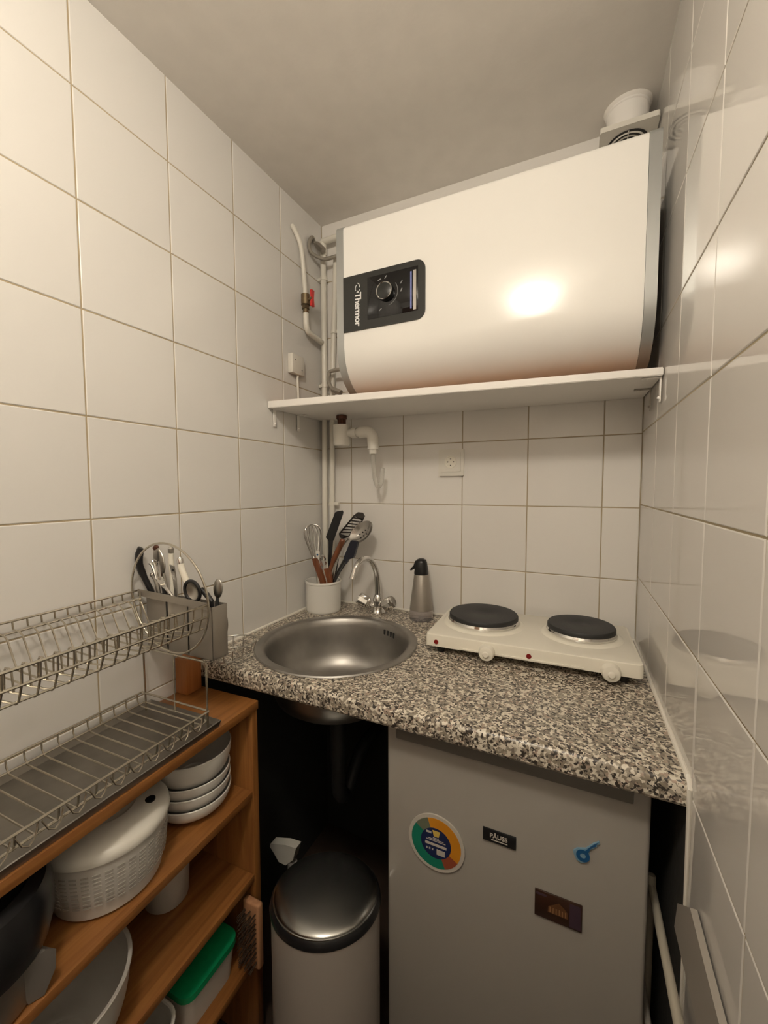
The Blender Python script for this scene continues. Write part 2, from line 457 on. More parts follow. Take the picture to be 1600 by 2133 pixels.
bm = bmn(); tube(bm, cr([(SC[0], SC[1], -.71), (SC[0], SC[1], -.8), (SC[0], SC[1] + .04, -.84), (SC[0], SC[1] + .09, -.8), (SC[0], SC[1] + .15, -.76), (SC[0], -.03, -.76)], 5), .02, 14); obj('trap', bm, 'pipe_dark', t)

# ------------------------------------------------------------------ mixer tap
TX, TY = .257, -.068
t = thing('mixer_tap', 'chrome two-handle mixer tap with a curved spout behind the sink', 'tap', (TX, TY, -.37))
bm = bmn(); lathe(bm, [(0, -.37), (.024, -.37), (.025, -.366), (.021, -.361), (.0165, -.352), (.0175, -.335), (.018, -.322), (.0145, -.312), (.011, -.306), (0, -.306)], (TX, TY, 0), 32)
for s in (-1, 1): cyl(bm, (TX, TY, -.345), (TX + s * .022, TY - .011, -.342), .0085, n=16)
obj('tap_body', bm, 'chrome', t)
bm = bmn()
sp = cr([(TX, TY, -.312), (TX, TY - .002, -.27), (TX - .001, TY - .012, -.225), (TX - .004, TY - .038, -.188), (TX - .009, TY - .075, -.172), (TX - .014, TY - .108, -.180), (TX - .018, TY - .126, -.2)], 6)
tube(bm, sp, [.0105 - .002 * i / (len(sp) - 1) for i in range(len(sp))], 16)
so = obj('spout', bm, 'chrome', t)
bm = bmn(); cyl(bm, (TX - .0175, TY - .124, -.192), (TX - .0215, TY - .137, -.228), .0088, .0102, 18); obj('aerator', bm, 'chrome', so)
for s in (-1, 1):
    bm = bmn()
    a, b = V((TX + s * .017, TY - .010, -.3445)), V((TX + s * .072, TY - .024, -.313))
    d = (b - a).normalized()
    prof = [(0, 0), (.0095, 0), (.0105, .008), (.018, .016), (.0208, .021), (.0208, .051), (.019, .0545), (.010, .0555), (0, .0555)]
    u, w, dd = frame(d)
    mt = Matrix(((u.x, w.x, dd.x, a.x), (u.y, w.y, dd.y, a.y), (u.z, w.z, dd.z, a.z), (0, 0, 0, 1)))
    lathe(bm, prof, n=10, mtx=mt)
    k = obj('handle', bm, 'chrome', t, ang=20)
    bm = bmn(); cyl(bm, a + d * .0555, a + d * .057, .0085, n=16); obj('handle_cap', bm, 'steel', k)

# ------------------------------------------------------------------ soap dispenser
SX, SY = .412, -.066
t = thing('soap_dispenser', 'tapered steel soap dispenser with a black pump head beside the hot plate', 'soap dispenser', (SX, SY, -.37))
bm = bmn(); lathe(bm, [(0, -.37), (.037, -.37), (.0385, -.367), (.0372, -.337), (0, -.337)], (SX, SY, 0), 40); obj('clear_base', bm, 'clear_plastic', t)['label'] = 'translucent pinkish base'
bm = bmn(); lathe(bm, [(0, -.3365), (.0372, -.3365), (.0235, -.2255), (.022, -.223), (0, -.223)], (SX, SY, 0), 40); obj('bottle', bm, 'satin', t)
bm = bmn()
lathe(bm, [(0, -.2228), (.0232, -.2228), (.0235, -.219), (.021, -.2), (.0185, -.184), (.015, -.176), (.008, -.1725), (0, -.172)], (SX, SY, 0), 32)
prism(bm, xz([(SX - .004, -.174), (SX - .018, -.18), (SX - .024, -.196), (SX - .036, -.209), (SX - .033, -.2135), (SX - .02, -.206), (SX + .002, -.21)], SY - .009), (0, .018, 0))
obj('pump_head', bm, 'black', t, ang=50)['label'] = 'black pump head with a small beak spout'

# ------------------------------------------------------------------ double hot plate
t = thing('hot_plate', 'cream electric hot plate with two black cooking plates', 'hot plate', (.752, -.18, -.37))
bm = bmn()
poly = rrect(.484, .268, .012, 4, .7525, -.1785)
t2 = bmesh.new()
A = [[t2.verts.new((x + (x - .7525) * k, y + (y + .1785) * k, z)) for x, y in poly] for z, k in ((-.350, -.012), (-.3495, 0), (-.326, 0), (-.321, -.006), (-.3195, -.02))]
for P, Q in zip(A, A[1:]):
    for i in range(len(P)): t2.faces.new((P[i], P[(i + 1) % len(P)], Q[(i + 1) % len(P)], Q[i]))
t2.faces.new(A[0][::-1]); t2.faces.new(A[-1]); merge(bm, t2)
box(bm, (.60, -.3145, -.3485), (.88, -.31, -.3435), .001)
obj('housing', bm, 'cream', t, ang=30)
for bx, by, r in ((.632, -.165, .0925), (.877, -.160, .079)):
    bm = bmn(); lathe(bm, [(r + .017, -.3195), (r + .012, -.316), (r + .006, -.3145), (r - .01, -.3145)], (bx, by, 0), 64); obj('burner_seat', bm, 'cream', t)
    bm = bmn(); lathe(bm, [(r - .012, -.3145), (r + .002, -.3135), (r + .0035, -.309), (r + .001, -.3035), (r - .006, -.303)], (bx, by, 0), 64); obj('burner_ring', bm, 'chrome', t)
    bm = bmn(); lathe(bm, [(0, -.309), (r - .002, -.307), (r + .0005, -.303), (r + .0005, -.296), (r - .002, -.2925), (r - .01, -.292), (.03, -.2925), (.026, -.2942), (0, -.2942)], (bx, by, 0), 64); obj('burner_plate', bm, 'black_matt', t)
for kx in (.668, .932):
    bm = bmn(); mt = Matrix.Translation((kx, -.3125, -.3425)) @ Matrix.Rotation(PI / 2, 4, 'X')
    lathe(bm, [(0, 0), (.0195, 0), (.0195, .006), (.0185, .012), (.0165, .017), (.010, .019), (0, .019)], n=28, mtx=mt)
    lathe(bm, [(.0065, .0188), (.008, .0215), (.0055, .024), (0, .0245)], n=20, mtx=mt)
    obj('knob', bm, 'cream_plastic', t)
for kx in (.54, .764):
    bm = bmn(); mt = Matrix.Translation((kx, -.3125, -.338)) @ Matrix.Rotation(PI / 2, 4, 'X')
    lathe(bm, [(0, 0), (.006, 0), (.0055, .0015), (0, .0025)], n=20, mtx=mt); obj('indicator_light', bm, 'dark_red', t)
for fx in (.545, .96):
    for fy in (-.285, -.07):
        bm = bmn(); cyl(bm, (fx, fy, -.37), (fx, fy, -.3495), .009, .012, 16); obj('foot', bm, 'dark', t)
t.rotation_euler.z = .018

# ------------------------------------------------------------------ water heater on its shelf
t = thing('water_heater', 'white horizontal electric water heater with a black control panel', 'water heater', (.617, -.15, .322))
def hprof(e=0):
    p = [(-.004, .773 + e), (-.277 - e, .773 + e)]
    p += [(-.277 - (.013 + e) * math.sin(a), .760 + (.013 + e) * math.cos(a)) for a in [PI / 2 * i / 5 for i in range(1, 6)]]
    p += [(-.165 - (.125 + e) * math.cos(a), .445 - (.122 + e) * math.sin(a)) for a in [PI / 2 * i / 10 for i in range(0, 11)]]
    p += [(-.004, .323 - e)]
    return p
bm = bmn(); prism(bm, [(.262, y, z) for y, z in hprof()], (.712, 0, 0)); obj('tank_cover', bm, 'white_gloss', t, ang=30)
for x0 in (.2405, .9745):
    bm = bmn(); prism(bm, [(x0, y, z) for y, z in hprof(.0015)], (.022, 0, 0)); obj('end_cap', bm, 'silver', t, ang=30)
yF = -.2902
bm = bmn()
pr = [(.263, .632), (.478, .632)] + [(.478 + .023 * math.sin(a), .609 + .023 * math.cos(a)) for a in [PI / 2 * i / 6 for i in range(1, 7)]]
pr += [(.478 + .023 * math.cos(a), .508 - .023 * math.sin(a)) for a in [PI / 2 * i / 6 for i in range(0, 7)]] + [(.263, .485)]
prism(bm, xz(pr, yF), (0, -.0035, 0)); cp = obj('control_panel', bm, 'panel_black', t, ang=25)
yP = yF - .0036
bm = bmn(); box(bm, (.338, yP - .0006, .507), (.482, yP + .001, .617), .0004); obj('display', bm, 'glass_black', cp)
bm = bmn()
mt = Matrix.Translation((.392, yP - .0004, .569)) @ Matrix.Rotation(PI / 2, 4, 'X')
lathe(bm, [(0, 0), (.0235, 0), (.0225, .011), (.0205, .0125), (0, .0125)], n=40, mtx=mt); dl = obj('dial', bm, 'panel_black', cp)
bm = bmn(); lathe(bm, [(.0198, .0124), (.0212, .0138), (.0226, .0124)], n=40, mtx=mt); obj('dial_ring', bm, 'chrome', dl)
bm = bmn()
arc = [(.392 + .0345 * math.cos(a), yP - .0008, .567 + .0345 * math.sin(a)) for a in [math.radians(-75 + 110 * i / 20) for i in range(21)]]
tube(bm, arc, .0007, 6)
for (x, z, an) in ((.392, .607, .9), (.374, .604, .3), (.377, .527, .6), (.437, .586, 1.0), (.437, .566, 1.1)):
    box(bm, (-.0045, -.0004, -.0012), (.0045, .0004, .0012), mtx=Matrix.Translation((x, yP - .0008, z)) @ Matrix.Rotation(-an, 4, 'Y'))
obj('dial_marks', bm, 'grey_mark', cp)
bm = bmn(); box(bm, (.4615, yP - .0012, .514), (.4655, yP, .606)); obj('light_strip', bm, 'blue_glass', cp)
bm = bmn(); box(bm, (.4695, yP - .0012, .51), (.4775, yP, .608)); obj('chrome_strip', bm, 'chrome', cp)
bm = bmn(); text_bm(bm, 'Thermor', .0255, (.3085, yP - .0004, .540), (0, 0, -1), (1, 0, 0), bold=.0006, spacing=.92)
for k in range(3):      # swirl emblem over the lettering
    a0 = k * 2 * PI / 3
    tube(bm, [(.3085 + (.0055 + .003 * s / 8) * math.cos(a0 + s * .24), yP - .0006, .597 + (.0085 + .004 * s / 8) * math.sin(a0 + s * .24)) for s in range(8)], .0011, 5)
box(bm, (.305, yP - .001, .5835), (.312, yP, .5855))
obj('lettering', bm, 'logo', cp)

t = thing('wall_shelf', 'long white painted shelf board under the water heater', 'shelf', (.5, -.15, .29))
bm = bmn()
cs = [(.002, -.307, .2985), (W - .002, -.275, .2875), (W - .002, -.0015, .294), (.002, -.0015, .302)]
t2 = bmesh.new(); A = [t2.verts.new(p) for p in cs]; B = [t2.verts.new((p[0], p[1], p[2] + (.021 if p[0] < .5 else .0165))) for p in cs]
t2.faces.new(A[::-1]); t2.faces.new(B)
for i in range(4): t2.faces.new((A[i], A[(i + 1) % 4], B[(i + 1) % 4], B[i]))
bmesh.ops.recalc_face_normals(t2, faces=t2.faces[:]); bmesh.ops.bevel(t2, geom=t2.edges[:], offset=.0015, segments=2, affect='EDGES'); merge(bm, t2)
bm.normal_update()
for f_ in bm.faces:
    if f_.normal.z > .97: f_.material_index = 1
obj('board', bm, ['white_paint', 'bare_board'], t)
for x, y, z, s in ((.0045, -.279, .298, 1), (.0045, -.159, .2985, 1), (W - .0045, -.258, .2875, -1), (W - .0045, -.134, .2905, -1)):
    bm = bmn()
    box(bm, (x - .0012, y - .006, z - .052), (x + .0012, y + .006, z), .0006)
    box(bm, (min(x, x + s * .034), y - .006, z - .0022), (max(x, x + s * .034), y + .006, z - .0002), .0006)
    ell(bm, (x + s * .002, y, z - .043), (.0035, .0035, .0035), u=10, v=6)
    ell(bm, (x + s * .022, y, z - .0026), (.003, .003, .0012), u=10, v=6)
    obj('bracket', bm, 'white_paint' if (s > 0 or y < -.2) else 'satin', t)

# ------------------------------------------------------------------ pipes and fittings in the corner
def clip(bm, x, y, z, r, side):
    cyl(bm, (x, y, z - .0065), (x, y, z + .0065), r + .0022, n=18)
    a, b = sorted((x - side * (r + .0018), x + side * .028))
    box(bm, (max(a, .0005), y - .004, z - .006), (b, y + .009, z + .006), .002)
t = thing('water_pipe', 'white painted pipe nearest the corner, joined by the stop tap branch', 'pipe', (.024, -.03, -.36), 'riser pipes')
bm = bmn(); tube(bm, [(.019, -.026, -.365), (.020, -.026, .0), (.0245, -.026, .45), (.0245, -.026, .58), (.0245, -.027, .88)], .0105, 14); obj('tube', bm, 'pipe_paint', t)
for z in (.80, .425):
    bm = bmn(); clip(bm, .0245, -.026, z, .0105, -1); obj('clip', bm, 'pipe_paint', t)
bm = bmn(); tube(bm, [(.0245, -.03, .925), (.24, -.03, .93)], .011, 14); tube(bm, [(.0245, -.026, .88), (.0245, -.028, .925)], .0125, 14); obj('top_branch', bm, 'pipe_paint', t)
t = thing('water_pipe', 'slimmer white painted pipe running beside the corner pipe and behind the heater', 'pipe', (.05, -.03, -.36), 'riser pipes')
bm = bmn(); tube(bm, [(.0475, -.022, -.365), (.0485, -.022, .0), (.0545, -.022, .43), (.074, -.022, .86)], .0095, 14); obj('tube', bm, 'pipe_paint', t)
for x, z in ((.0635, .61), (.0475, -.003)):
    bm = bmn(); clip(bm, x, -.022, z, .0095, 1); obj('clip', bm, 'pipe_paint', t)

t = thing('stop_tap', 'brass stop tap with a red lever on a white pipe by the corner', 'tap', (.02, -.131, .576))
bm = bmn(); tube(bm, cr([(.004, -.176, .905), (.014, -.172, .885), (.022, -.155, .845), (.022, -.141, .77), (.022, -.134, .7)], 6), .0075, 12); obj('supply_hose', bm, 'pipe_paint', t)['label'] = 'white hose coming out of the wall'
bm = bmn()
cyl(bm, (.022, -.133, .702), (.022, -.132, .668), .0145, .0155, 16); cyl(bm, (.022, -.132, .668), (.022, -.132, .655), .012, .0135, 6); cyl(bm, (.022, -.132, .655), (.022, -.132, .642), .0095, .0105, 16)
cyl(bm, (.022, -.132, .684), (.05, -.134, .684), .0055, n=12)
obj('valve_body', bm, 'brass', t)
bm = bmn()
for s in (-1, 1):
    prism(bm, [(.046, -.136, .684), (.046, -.14, .684 + s * .008), (.046, -.142, .684 + s * .026), (.046, -.127, .684 + s * .026), (.046, -.129, .684 + s * .008), (.046, -.130, .684)], (.008, 0, 0))
obj('red_lever', bm, 'red', t)
bm = bmn(); tube(bm, cr([(.022, -.131, .645), (.022, -.131, .61), (.022, -.125, .59), (.022, -.108, .583), (.022, -.07, .578), (.022, -.038, .575)], 5), .0098, 14); obj('elbow_pipe', bm, 'pipe_paint', t)

def hose(label, pts, r, nut):
    q = thing('flexible_hose', label, 'hose', pts[0], 'braided hoses beside the heater')
    bm = bmn(); tube(bm, cr(pts, 7), r, 12); obj('braid', bm, 'hose', q)
    bm = bmn(); a, b = V(pts[0]), V(pts[1]); d = (b - a).normalized(); cyl(bm, a - d * .016, a + d * .012, nut, n=6); cyl(bm, a + d * .010, a + d * .022, nut * .8, n=16); obj('nut', bm, 'satin', q)
hose('grey braided hose looping out at the top of the heater, by its upper corner', [(.03, -.052, .893), (.008, -.055, .915), (-.0 + .012, -.075, .92), (.009, -.09, .895), (.012, -.085, .866), (.035, -.06, .853), (.07, -.05, .85), (.245, -.05, .86)], .0062, .0115)
hose('short grey braided hose curling beside the heater just over the shelf', [(.095, -.055, .392), (.078, -.056, .40), (.062, -.056, .425), (.063, -.056, .452), (.085, -.056, .465), (.245, -.06, .462)], .0065, .011)

t = thing('hanging_drain_trap', 'white plastic heater drain trap with an elbow hanging below the shelf', 'drain', (.14, -.1, .1))
bm = bmn(); cyl(bm, (.139, -.1, .266), (.139, -.1, .302), .009, n=12); cyl(bm, (.139, -.1, .286), (.139, -.1, .297), .0185, n=8)
for dx, dy in ((.013, 0), (-.013, 0), (0, .013), (0, -.013)): cyl(bm, (.139 + dx, -.1 + dy, .262), (.139 + dx, -.1 + dy, .29), .003, n=8)
obj('valve_tail', bm, 'copper', t)['label'] = 'tarnished brown valve tail'
bm = bmn(); lathe(bm, [(.024, .25), (.0275, .265), (.029, .266), (.029, .258), (.0285, .22), (.029, .203), (.026, .198), (0, .197)], (.139, -.1, 0), 32); obj('cup', bm, 'white_plastic', t)
bm = bmn()
cyl(bm, (.165, -.099, .238), (.185, -.098, .238), .0135, n=18); cyl(bm, (.178, -.098, .238), (.196, -.098, .238), .0175, n=10); cyl(bm, (.194, -.098, .238), (.21, -.098, .238), .0135, n=18)
tube(bm, cr([(.206, -.098, .238), (.235, -.097, .238), (.252, -.097, .226), (.255, -.097, .2), (.255, -.097, .18)], 5), .0185, 18)
cyl(bm, (.255, -.097, .2), (.255, -.097, .166), .0175, .013, 18)
obj('elbow', bm, 'white_plastic', t)
bm = bmn(); tube(bm, cr([(.255, -.097, .172), (.255, -.096, .13), (.258, -.09, .085), (.264, -.08, .06), (.272, -.07, .075), (.274, -.064, .12)], 5), .0072, 12); obj('clear_tube', bm, 'clear_tube', t)['label'] = 'clear plastic tube'

# ------------------------------------------------------------------ sockets
t = thing('wall_socket', 'square white power socket on the tiled back wall', 'socket', (.491, -.006, .095))
bm = bmn(); prism(bm, xz(rrect(.083, .086, .004, 3, .491, .136), -.0005), (0, -.0085, 0)); obj('face_plate', bm, 'white_plastic', t, ang=25)
bm = bmn(); prism(bm, xz(rrect(.064, .062, .002, 3, .491, .138), -.0092), (0, -.0022, 0)); obj('insert', bm, 'white_plastic', t, ang=25)
bm = bmn(); mt = Matrix.Translation((.491, -.0114, .138)) @ Matrix.Rotation(PI / 2, 4, 'X')
lathe(bm, [(.0195, .0002), (.0195, .0016), (.0172, .0016), (.0165, .0004), (0, .0004)], n=32, mtx=mt); obj('round_well', bm, 'cream_plastic', t)
bm = bmn()
for dx, dz in ((-.0095, 0), (.0095, 0), (0, -.011)): cyl(bm, (.491 + dx, -.0116, .138 + dz), (.491 + dx, -.0128, .138 + dz), .0019, n=12)
obj('contact_holes', bm, 'dark', t)
bm = bmn(); cyl(bm, (.491, -.011, .1475), (.491, -.0135, .1475), .0022, n=10); obj('earth_pin', bm, 'satin', t)
t = thing('junction_box', 'small white junction box with a cable on the tiled wall above the shelf', 'junction box', (0.01, -.17, .41))
bm = bmn(); box(bm, (.0003, -.205, .43), (.02, -.14, .492), .003); obj('cover', bm, 'white_plastic', t)
for y, z in ((-.19, .473), (-.155, .447)):
    bm = bmn(); cyl(bm, (.0195, y, z), (.0206, y, z), .0025, n=10); obj('screw', bm, 'grey_plastic', t)
bm = bmn(); tube(bm, cr([(.009, -.165, .432), (.009, -.166, .41), (.009, -.163, .37), (.010, -.16, .322)], 5), .004, 10); obj('cable', bm, 'white_plastic', t)

# ------------------------------------------------------------------ extractor vent at the ceiling
VX, VY = .952, -.066
t = thing('ceiling_vent', 'white round air duct with a square grille under the ceiling above the heater', 'vent', (VX, VY, .91))
bm = bmn(); lathe(bm, [(.046, .925), (.046, .983), (.0485, .985), (.0485, .99), (.05, .9985)], (VX, VY, 0), 40); obj('duct', bm, 'white_paint', t)
bm = bmn(); lathe(bm, [(.0475, .986), (.0505, .992), (.0535, .9985)], (VX, VY, 0), 26); obj('plaster_collar', bm, 'ceiling', t)
bm = bmn(); prism(bm, [(x, y, .914) for x, y in rrect(.124, .122, .006, 4, VX, VY)], (0, 0, .012)); obj('grille_plate', bm, 'white_plastic', t, ang=25)
bm = bmn(); lathe(bm, [(0, .9145), (.0445, .9145), (.0445, .9125), (0, .9125)], (VX, VY, 0), 40); op = obj('grille_opening', bm, 'dark', t)
bm = bmn()
for r in (.034, .0235, .012): lathe(bm, [(r, .9126), (r + .003, .9105), (r + .0055, .9126)], (VX, VY, 0), 36)
for a in (0, PI / 2, PI, 1.5 * PI): box(bm, (.008, -.001, .911), (.0445, .001, .9126), mtx=Matrix.Translation((VX, VY, 0)) @ Matrix.Rotation(a, 4, 'Z'))
obj('grille_rings', bm, 'white_plastic', op)

# ------------------------------------------------------------------ fridge and its magnets
t = thing('fridge', 'white undercounter fridge with magnets on its door', 'fridge', (.745, -.3, -1.27))
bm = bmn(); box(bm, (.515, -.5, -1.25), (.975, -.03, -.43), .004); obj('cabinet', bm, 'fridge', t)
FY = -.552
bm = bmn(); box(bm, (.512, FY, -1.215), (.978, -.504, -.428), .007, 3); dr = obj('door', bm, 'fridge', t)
bm = bmn(); box(bm, (.536, FY - .012, -.452), (.952, FY + .004, -.43), .003); obj('door_handle', bm, 'grip_grey', dr)['label'] = 'grey grip strip along the top of the door'
for fx in (.55, .94):
    bm = bmn(); cyl(bm, (fx, -.47, -1.27), (fx, -.47, -1.248), .016, n=16); obj('foot', bm, 'dark', t)

def disc(bm, c, r, y, d, mi, a0=0, a1=2 * PI, r0=0, n=40):
    if r0 == 0 and a1 - a0 > 6.28: pts = [(c[0] + r * math.cos(a), y, c[1] + r * math.sin(a)) for a in [2 * PI * i / n for i in range(n)]]
    else:
        k = max(6, int(n * (a1 - a0) / (2 * PI)))
        aa = [a0 + (a1 - a0) * i / k for i in range(k + 1)]
        pts = [(c[0] + r * math.cos(a), y, c[1] + r * math.sin(a)) for a in aa] + [(c[0] + r0 * math.cos(a), y, c[1] + r0 * math.sin(a)) for a in aa[::-1]]
    prism(bm, pts, (0, -d, 0), mi)
mc = (.620, -.651); y0 = FY - .0004
t = thing('round_magnet', 'round fridge magnet with an orange and green ring and a navy centre', 'magnet', (mc[0], y0, mc[1] - .058))
bm = bmn(); disc(bm, mc, .058, y0, .003, 0); obj('backing', bm, 'mag_white', t)
bm = bmn(); y1 = y0 - .003
R_ = math.radians
for a0, a1, mi in ((-30, 110, 0), (-68, -30, 1), (-215, -68, 2), (110, 145, 3)): disc(bm, mc, .051, y1, .0005, mi, R_(a0), R_(a1), .031)
obj('colour_ring', bm, ['mag_orange', 'mag_rust', 'mag_teal', 'mag_olive'], t)
bm = bmn(); disc(bm, mc, .0312, y1, .0007, 0); obj('centre_disc', bm, 'mag_navy', t)
bm = bmn(); y2 = y1 - .0008
box(bm, (mc[0] - .022, y2 - .0004, mc[1] - .006), (mc[0] + .022, y2, mc[1] - .001), mi=0)
box(bm, (mc[0] + .002, y2 - .0004, mc[1] - .022), (mc[0] + .019, y2, mc[1] - .011), mi=0)
box(bm, (mc[0] - .02, y2 - .0004, mc[1] + .018), (mc[0] - .009, y2, mc[1] + .022), mi=0)
prism(bm, xz([(mc[0] - .007, mc[1] + .026), (mc[0] + .009, mc[1] + .026), (mc[0] + .006, mc[1] + .014), (mc[0] - .004, mc[1] + .014)], y2), (0, -.0004, 0), 1)
for k, w in ((.0105, .006), (.0075, .016), (.0045, .02)): box(bm, (mc[0] - w, y2 - .0003, mc[1] + k - .0007), (mc[0] + w, y2, mc[1] + k + .0007), mi=0)
for k in range(3): box(bm, (mc[0] - .02 + k * .006, y2 - .0003, mc[1] - .016), (mc[0] - .017 + k * .006, y2, mc[1] - .012), mi=0)
obj('printing', bm, ['mag_white', 'mag_yellow'], t)
t = thing('black_magnet', 'black rectangular fridge magnet with small pale lettering', 'magnet', (.742, y0, -.607))
bm = bmn(); box(bm, (.712, y0 - .003, -.607), (.772, y0, -.583), .0006); obj('plate', bm, 'black', t)
bm = bmn(); text_bm(bm, 'PÂUSS', .0115, (.741, y0 - .0033, -.594), (1, 0, 0), (0, 0, 1), bold=.0002); box(bm, (.728, y0 - .0034, -.6025), (.757, y0 - .003, -.6008)); obj('lettering', bm, 'mag_white', t)
t = thing('key_magnet', 'blue key-shaped fridge magnet', 'magnet', (.885, y0, -.59))
bm = bmn()
pts = [(.866, -.570), (.872, -.563), (.880, -.5605), (.886, -.5585), (.897, -.5455), (.905, -.539), (.9065, -.5425), (.9015, -.5465), (.9025, -.5495), (.898, -.551), (.8985, -.5545), (.894, -.556), (.891, -.562), (.892, -.572), (.887, -.583), (.879, -.587), (.872, -.584), (.868, -.577)]
prism(bm, xz(pts, y0), (0, -.0025, 0)); obj('backing', bm, 'key_pale', t)
bm = bmn(); y1 = y0 - .0025
disc(bm, (.8815, -.573), .0105, y1, .0008, 0, 0, 6.2831, .0045)
prism(bm, xz([(.884, -.5635), (.896, -.5485), (.9035, -.5415), (.901, -.546), (.9, -.5495), (.896, -.552), (.8925, -.5565), (.889, -.566)], y1), (0, -.0008, 0)); obj('key_shape', bm, 'key_blue', t)
t = thing('photo_magnet', 'brown photo fridge magnet of a lit building at night', 'magnet', (.844, y0, -.715))
bm = bmn(); box(bm, (.806, y0 - .003, -.714), (.883, y0, -.665), .0006); obj('backing', bm, 'photo_brown', t)
bm = bmn(); y1 = y0 - .003
prism(bm, xz([(.828, -.699), (.829, -.688), (.838, -.682), (.846, -.676), (.855, -.682), (.86, -.688), (.861, -.699)], y1), (0, -.0003, 0), 0)
for k in range(6): box(bm, (.831 + k * .005, y1 - .0006, -.698), (.8328 + k * .005, y1 - .0003, -.688), mi=2)
box(bm, (.863, y1 - .0003, -.711), (.881, y1, -.668), mi=1)
box(bm, (.808, y1 - .0003, -.673), (.826, y1, -.669), mi=1)
obj('picture', bm, ['photo_gold', 'photo_violet', 'photo_light'], t)

# ------------------------------------------------------------------ pedal bin and spray bottle behind it
BX, BY = .392, -.606
t = thing('pedal_bin', 'tall pale pedal bin with a brushed steel lid between the shelf unit and fridge', 'bin', (BX, BY, -1.27))
BM = Matrix.Translation((BX, BY, 0)) @ Matrix.Rotation(.43, 4, 'Z') @ Matrix.Diagonal((1, .86, 1, 1))
def bl(name, prof, m, n=72):
    bm = bmn(); lathe(bm, prof, (0, 0, 0), n, mtx=BM); return obj(name, bm, m, t)
bl('body', [(0, -1.262), (.113, -1.262), (.115, -1.25), (.115, -.826), (.113, -.824), (0, -.824)], 'bin_body')
bl('rim_band', [(.1145, -.8245), (.1172, -.824), (.1178, -.821), (.1155, -.811), (.1115, -.807), (.1, -.807)], 'black')
bl('lid', [(.1115, -.8075), (.111, -.805)] + [(.109 * math.cos(a), -.8045 + .013 * math.sin(a)) for a in [PI / 2 * i / 16 for i in range(17)]], 'brushed')
bl('base_ring', [(0, -1.27), (.112, -1.27), (.115, -1.266), (.115, -1.261), (0, -1.261)], 'dark')
bm = bmn(); box(bm, (-.03, -.125, -1.262), (.03, -.09, -1.254), .003, mtx=Matrix.Translation((BX, BY, 0)) @ Matrix.Rotation(.43, 4, 'Z')); obj('pedal', bm, 'dark', t)
t = thing('spray_bottle', 'spray bottle with a pale nozzle standing in the dark behind the bin', 'bottle', (.165, -.43, -1.27))
bm = bmn(); lathe(bm, [(0, -1.27), (.036, -1.27), (.038, -1.265), (.038, -1.09), (.03, -1.04), (.014, -1.01), (.013, -.985), (0, -.985)], (.165, -.43, 0), 28); obj('body', bm, 'grey_plastic', t)
bm = bmn()
prism(bm, xz([(.098, -.949), (.095, -.958), (.112, -.975), (.126, -.992), (.150, -.992), (.176, -.966), (.187, -.928), (.15, -.932)], -.442), (0, .024, 0)); obj('spray_head', bm, 'white_plastic', t)

# ------------------------------------------------------------------ wooden shelf unit
UL = .78; th = math.asin(.03)
UM = Matrix.Translation((.005, -.603, 0)) @ Matrix.Rotation(th, 4, 'Z')
UD = .199
t = thing('shelf_unit', 'open brown pine shelf unit along the tiled wall under the dish rack', 'shelf unit', (.12, -1.0, -1.27))
def ubox(name, lo, hi, m, bev=.0015):
    bm = bmn(); box(bm, lo, hi, bev, mtx=UM); return obj(name, bm, m, t)
ubox('side_panel', (0, -.018, -1.27), (UD, 0, -.4505), 'wood_v')
ubox('side_panel', (0, -UL, -1.27), (UD, -UL + .018, -.4505), 'wood_v')
ubox('top_board', (-.002, -UL - .004, -.45), (UD + .004, 0, -.43), 'wood')
SZ = (-.637, -.838, -1.04)
for z in SZ: ubox('shelf', (.004, -UL + .0185, z - .017), (UD - .002, -.0185, z), 'wood')
ubox('back_panel', (-.002, -UL + .018, -1.25), (.003, -.0185, -.4505), 'wood', 0)

bm = bmn(); box(bm, (.005, -.652, -.4295), (.042, -.61, -.345), .001, mtx=Matrix.Translation((.02, -.63, 0)) @ Matrix.Rotation(.03, 4, 'Z') @ Matrix.Translation((-.02, .63, 0)))
tag(obj('wood_block', bm, 'block_wood'), 'small upright wooden block on the shelf unit, behind the dish rack', 'wood block')

# ---- things on the top shelf of the unit
bx, by = .113, -.700
zs = SZ[0]
def bowl(z0, R, hgt, label):
    bm = bmn(); th_ = .003
    out = [(.0, 0), (.032, 0), (.034, .003)] + [(.034 + (R - .034) * math.sin(a) ** .7, .003 + (hgt - .003) * (1 - math.cos(a)) ** .95) for a in [PI / 2 * i / 12 for i in range(1, 13)]]
    inn = [(r - th_ if r > .01 else 0, z + (th_ if z < hgt * .8 else 0)) for r, z in out[::-1]]
    lathe(bm, [(r, z + z0) for r, z in out + [(R - .0015, hgt + .0015)] + inn], (bx, by, 0), 56)
    return tag(obj('bowl', bm, 'white_ceramic'), label, 'bowl', 'white bowls stacked on the shelf unit')
bowl(zs + .0003, .078, .040, 'white bowl at the bottom of the stack of four')
bowl(zs + .0230, .0775, .042, 'white bowl second from the bottom of the stack of four')
bowl(zs + .0450, .077, .042, 'white bowl third from the bottom, directly under the topmost bowl')
bowl(zs + .0690, .080, .065, 'deep white bowl topmost on the stack of four')

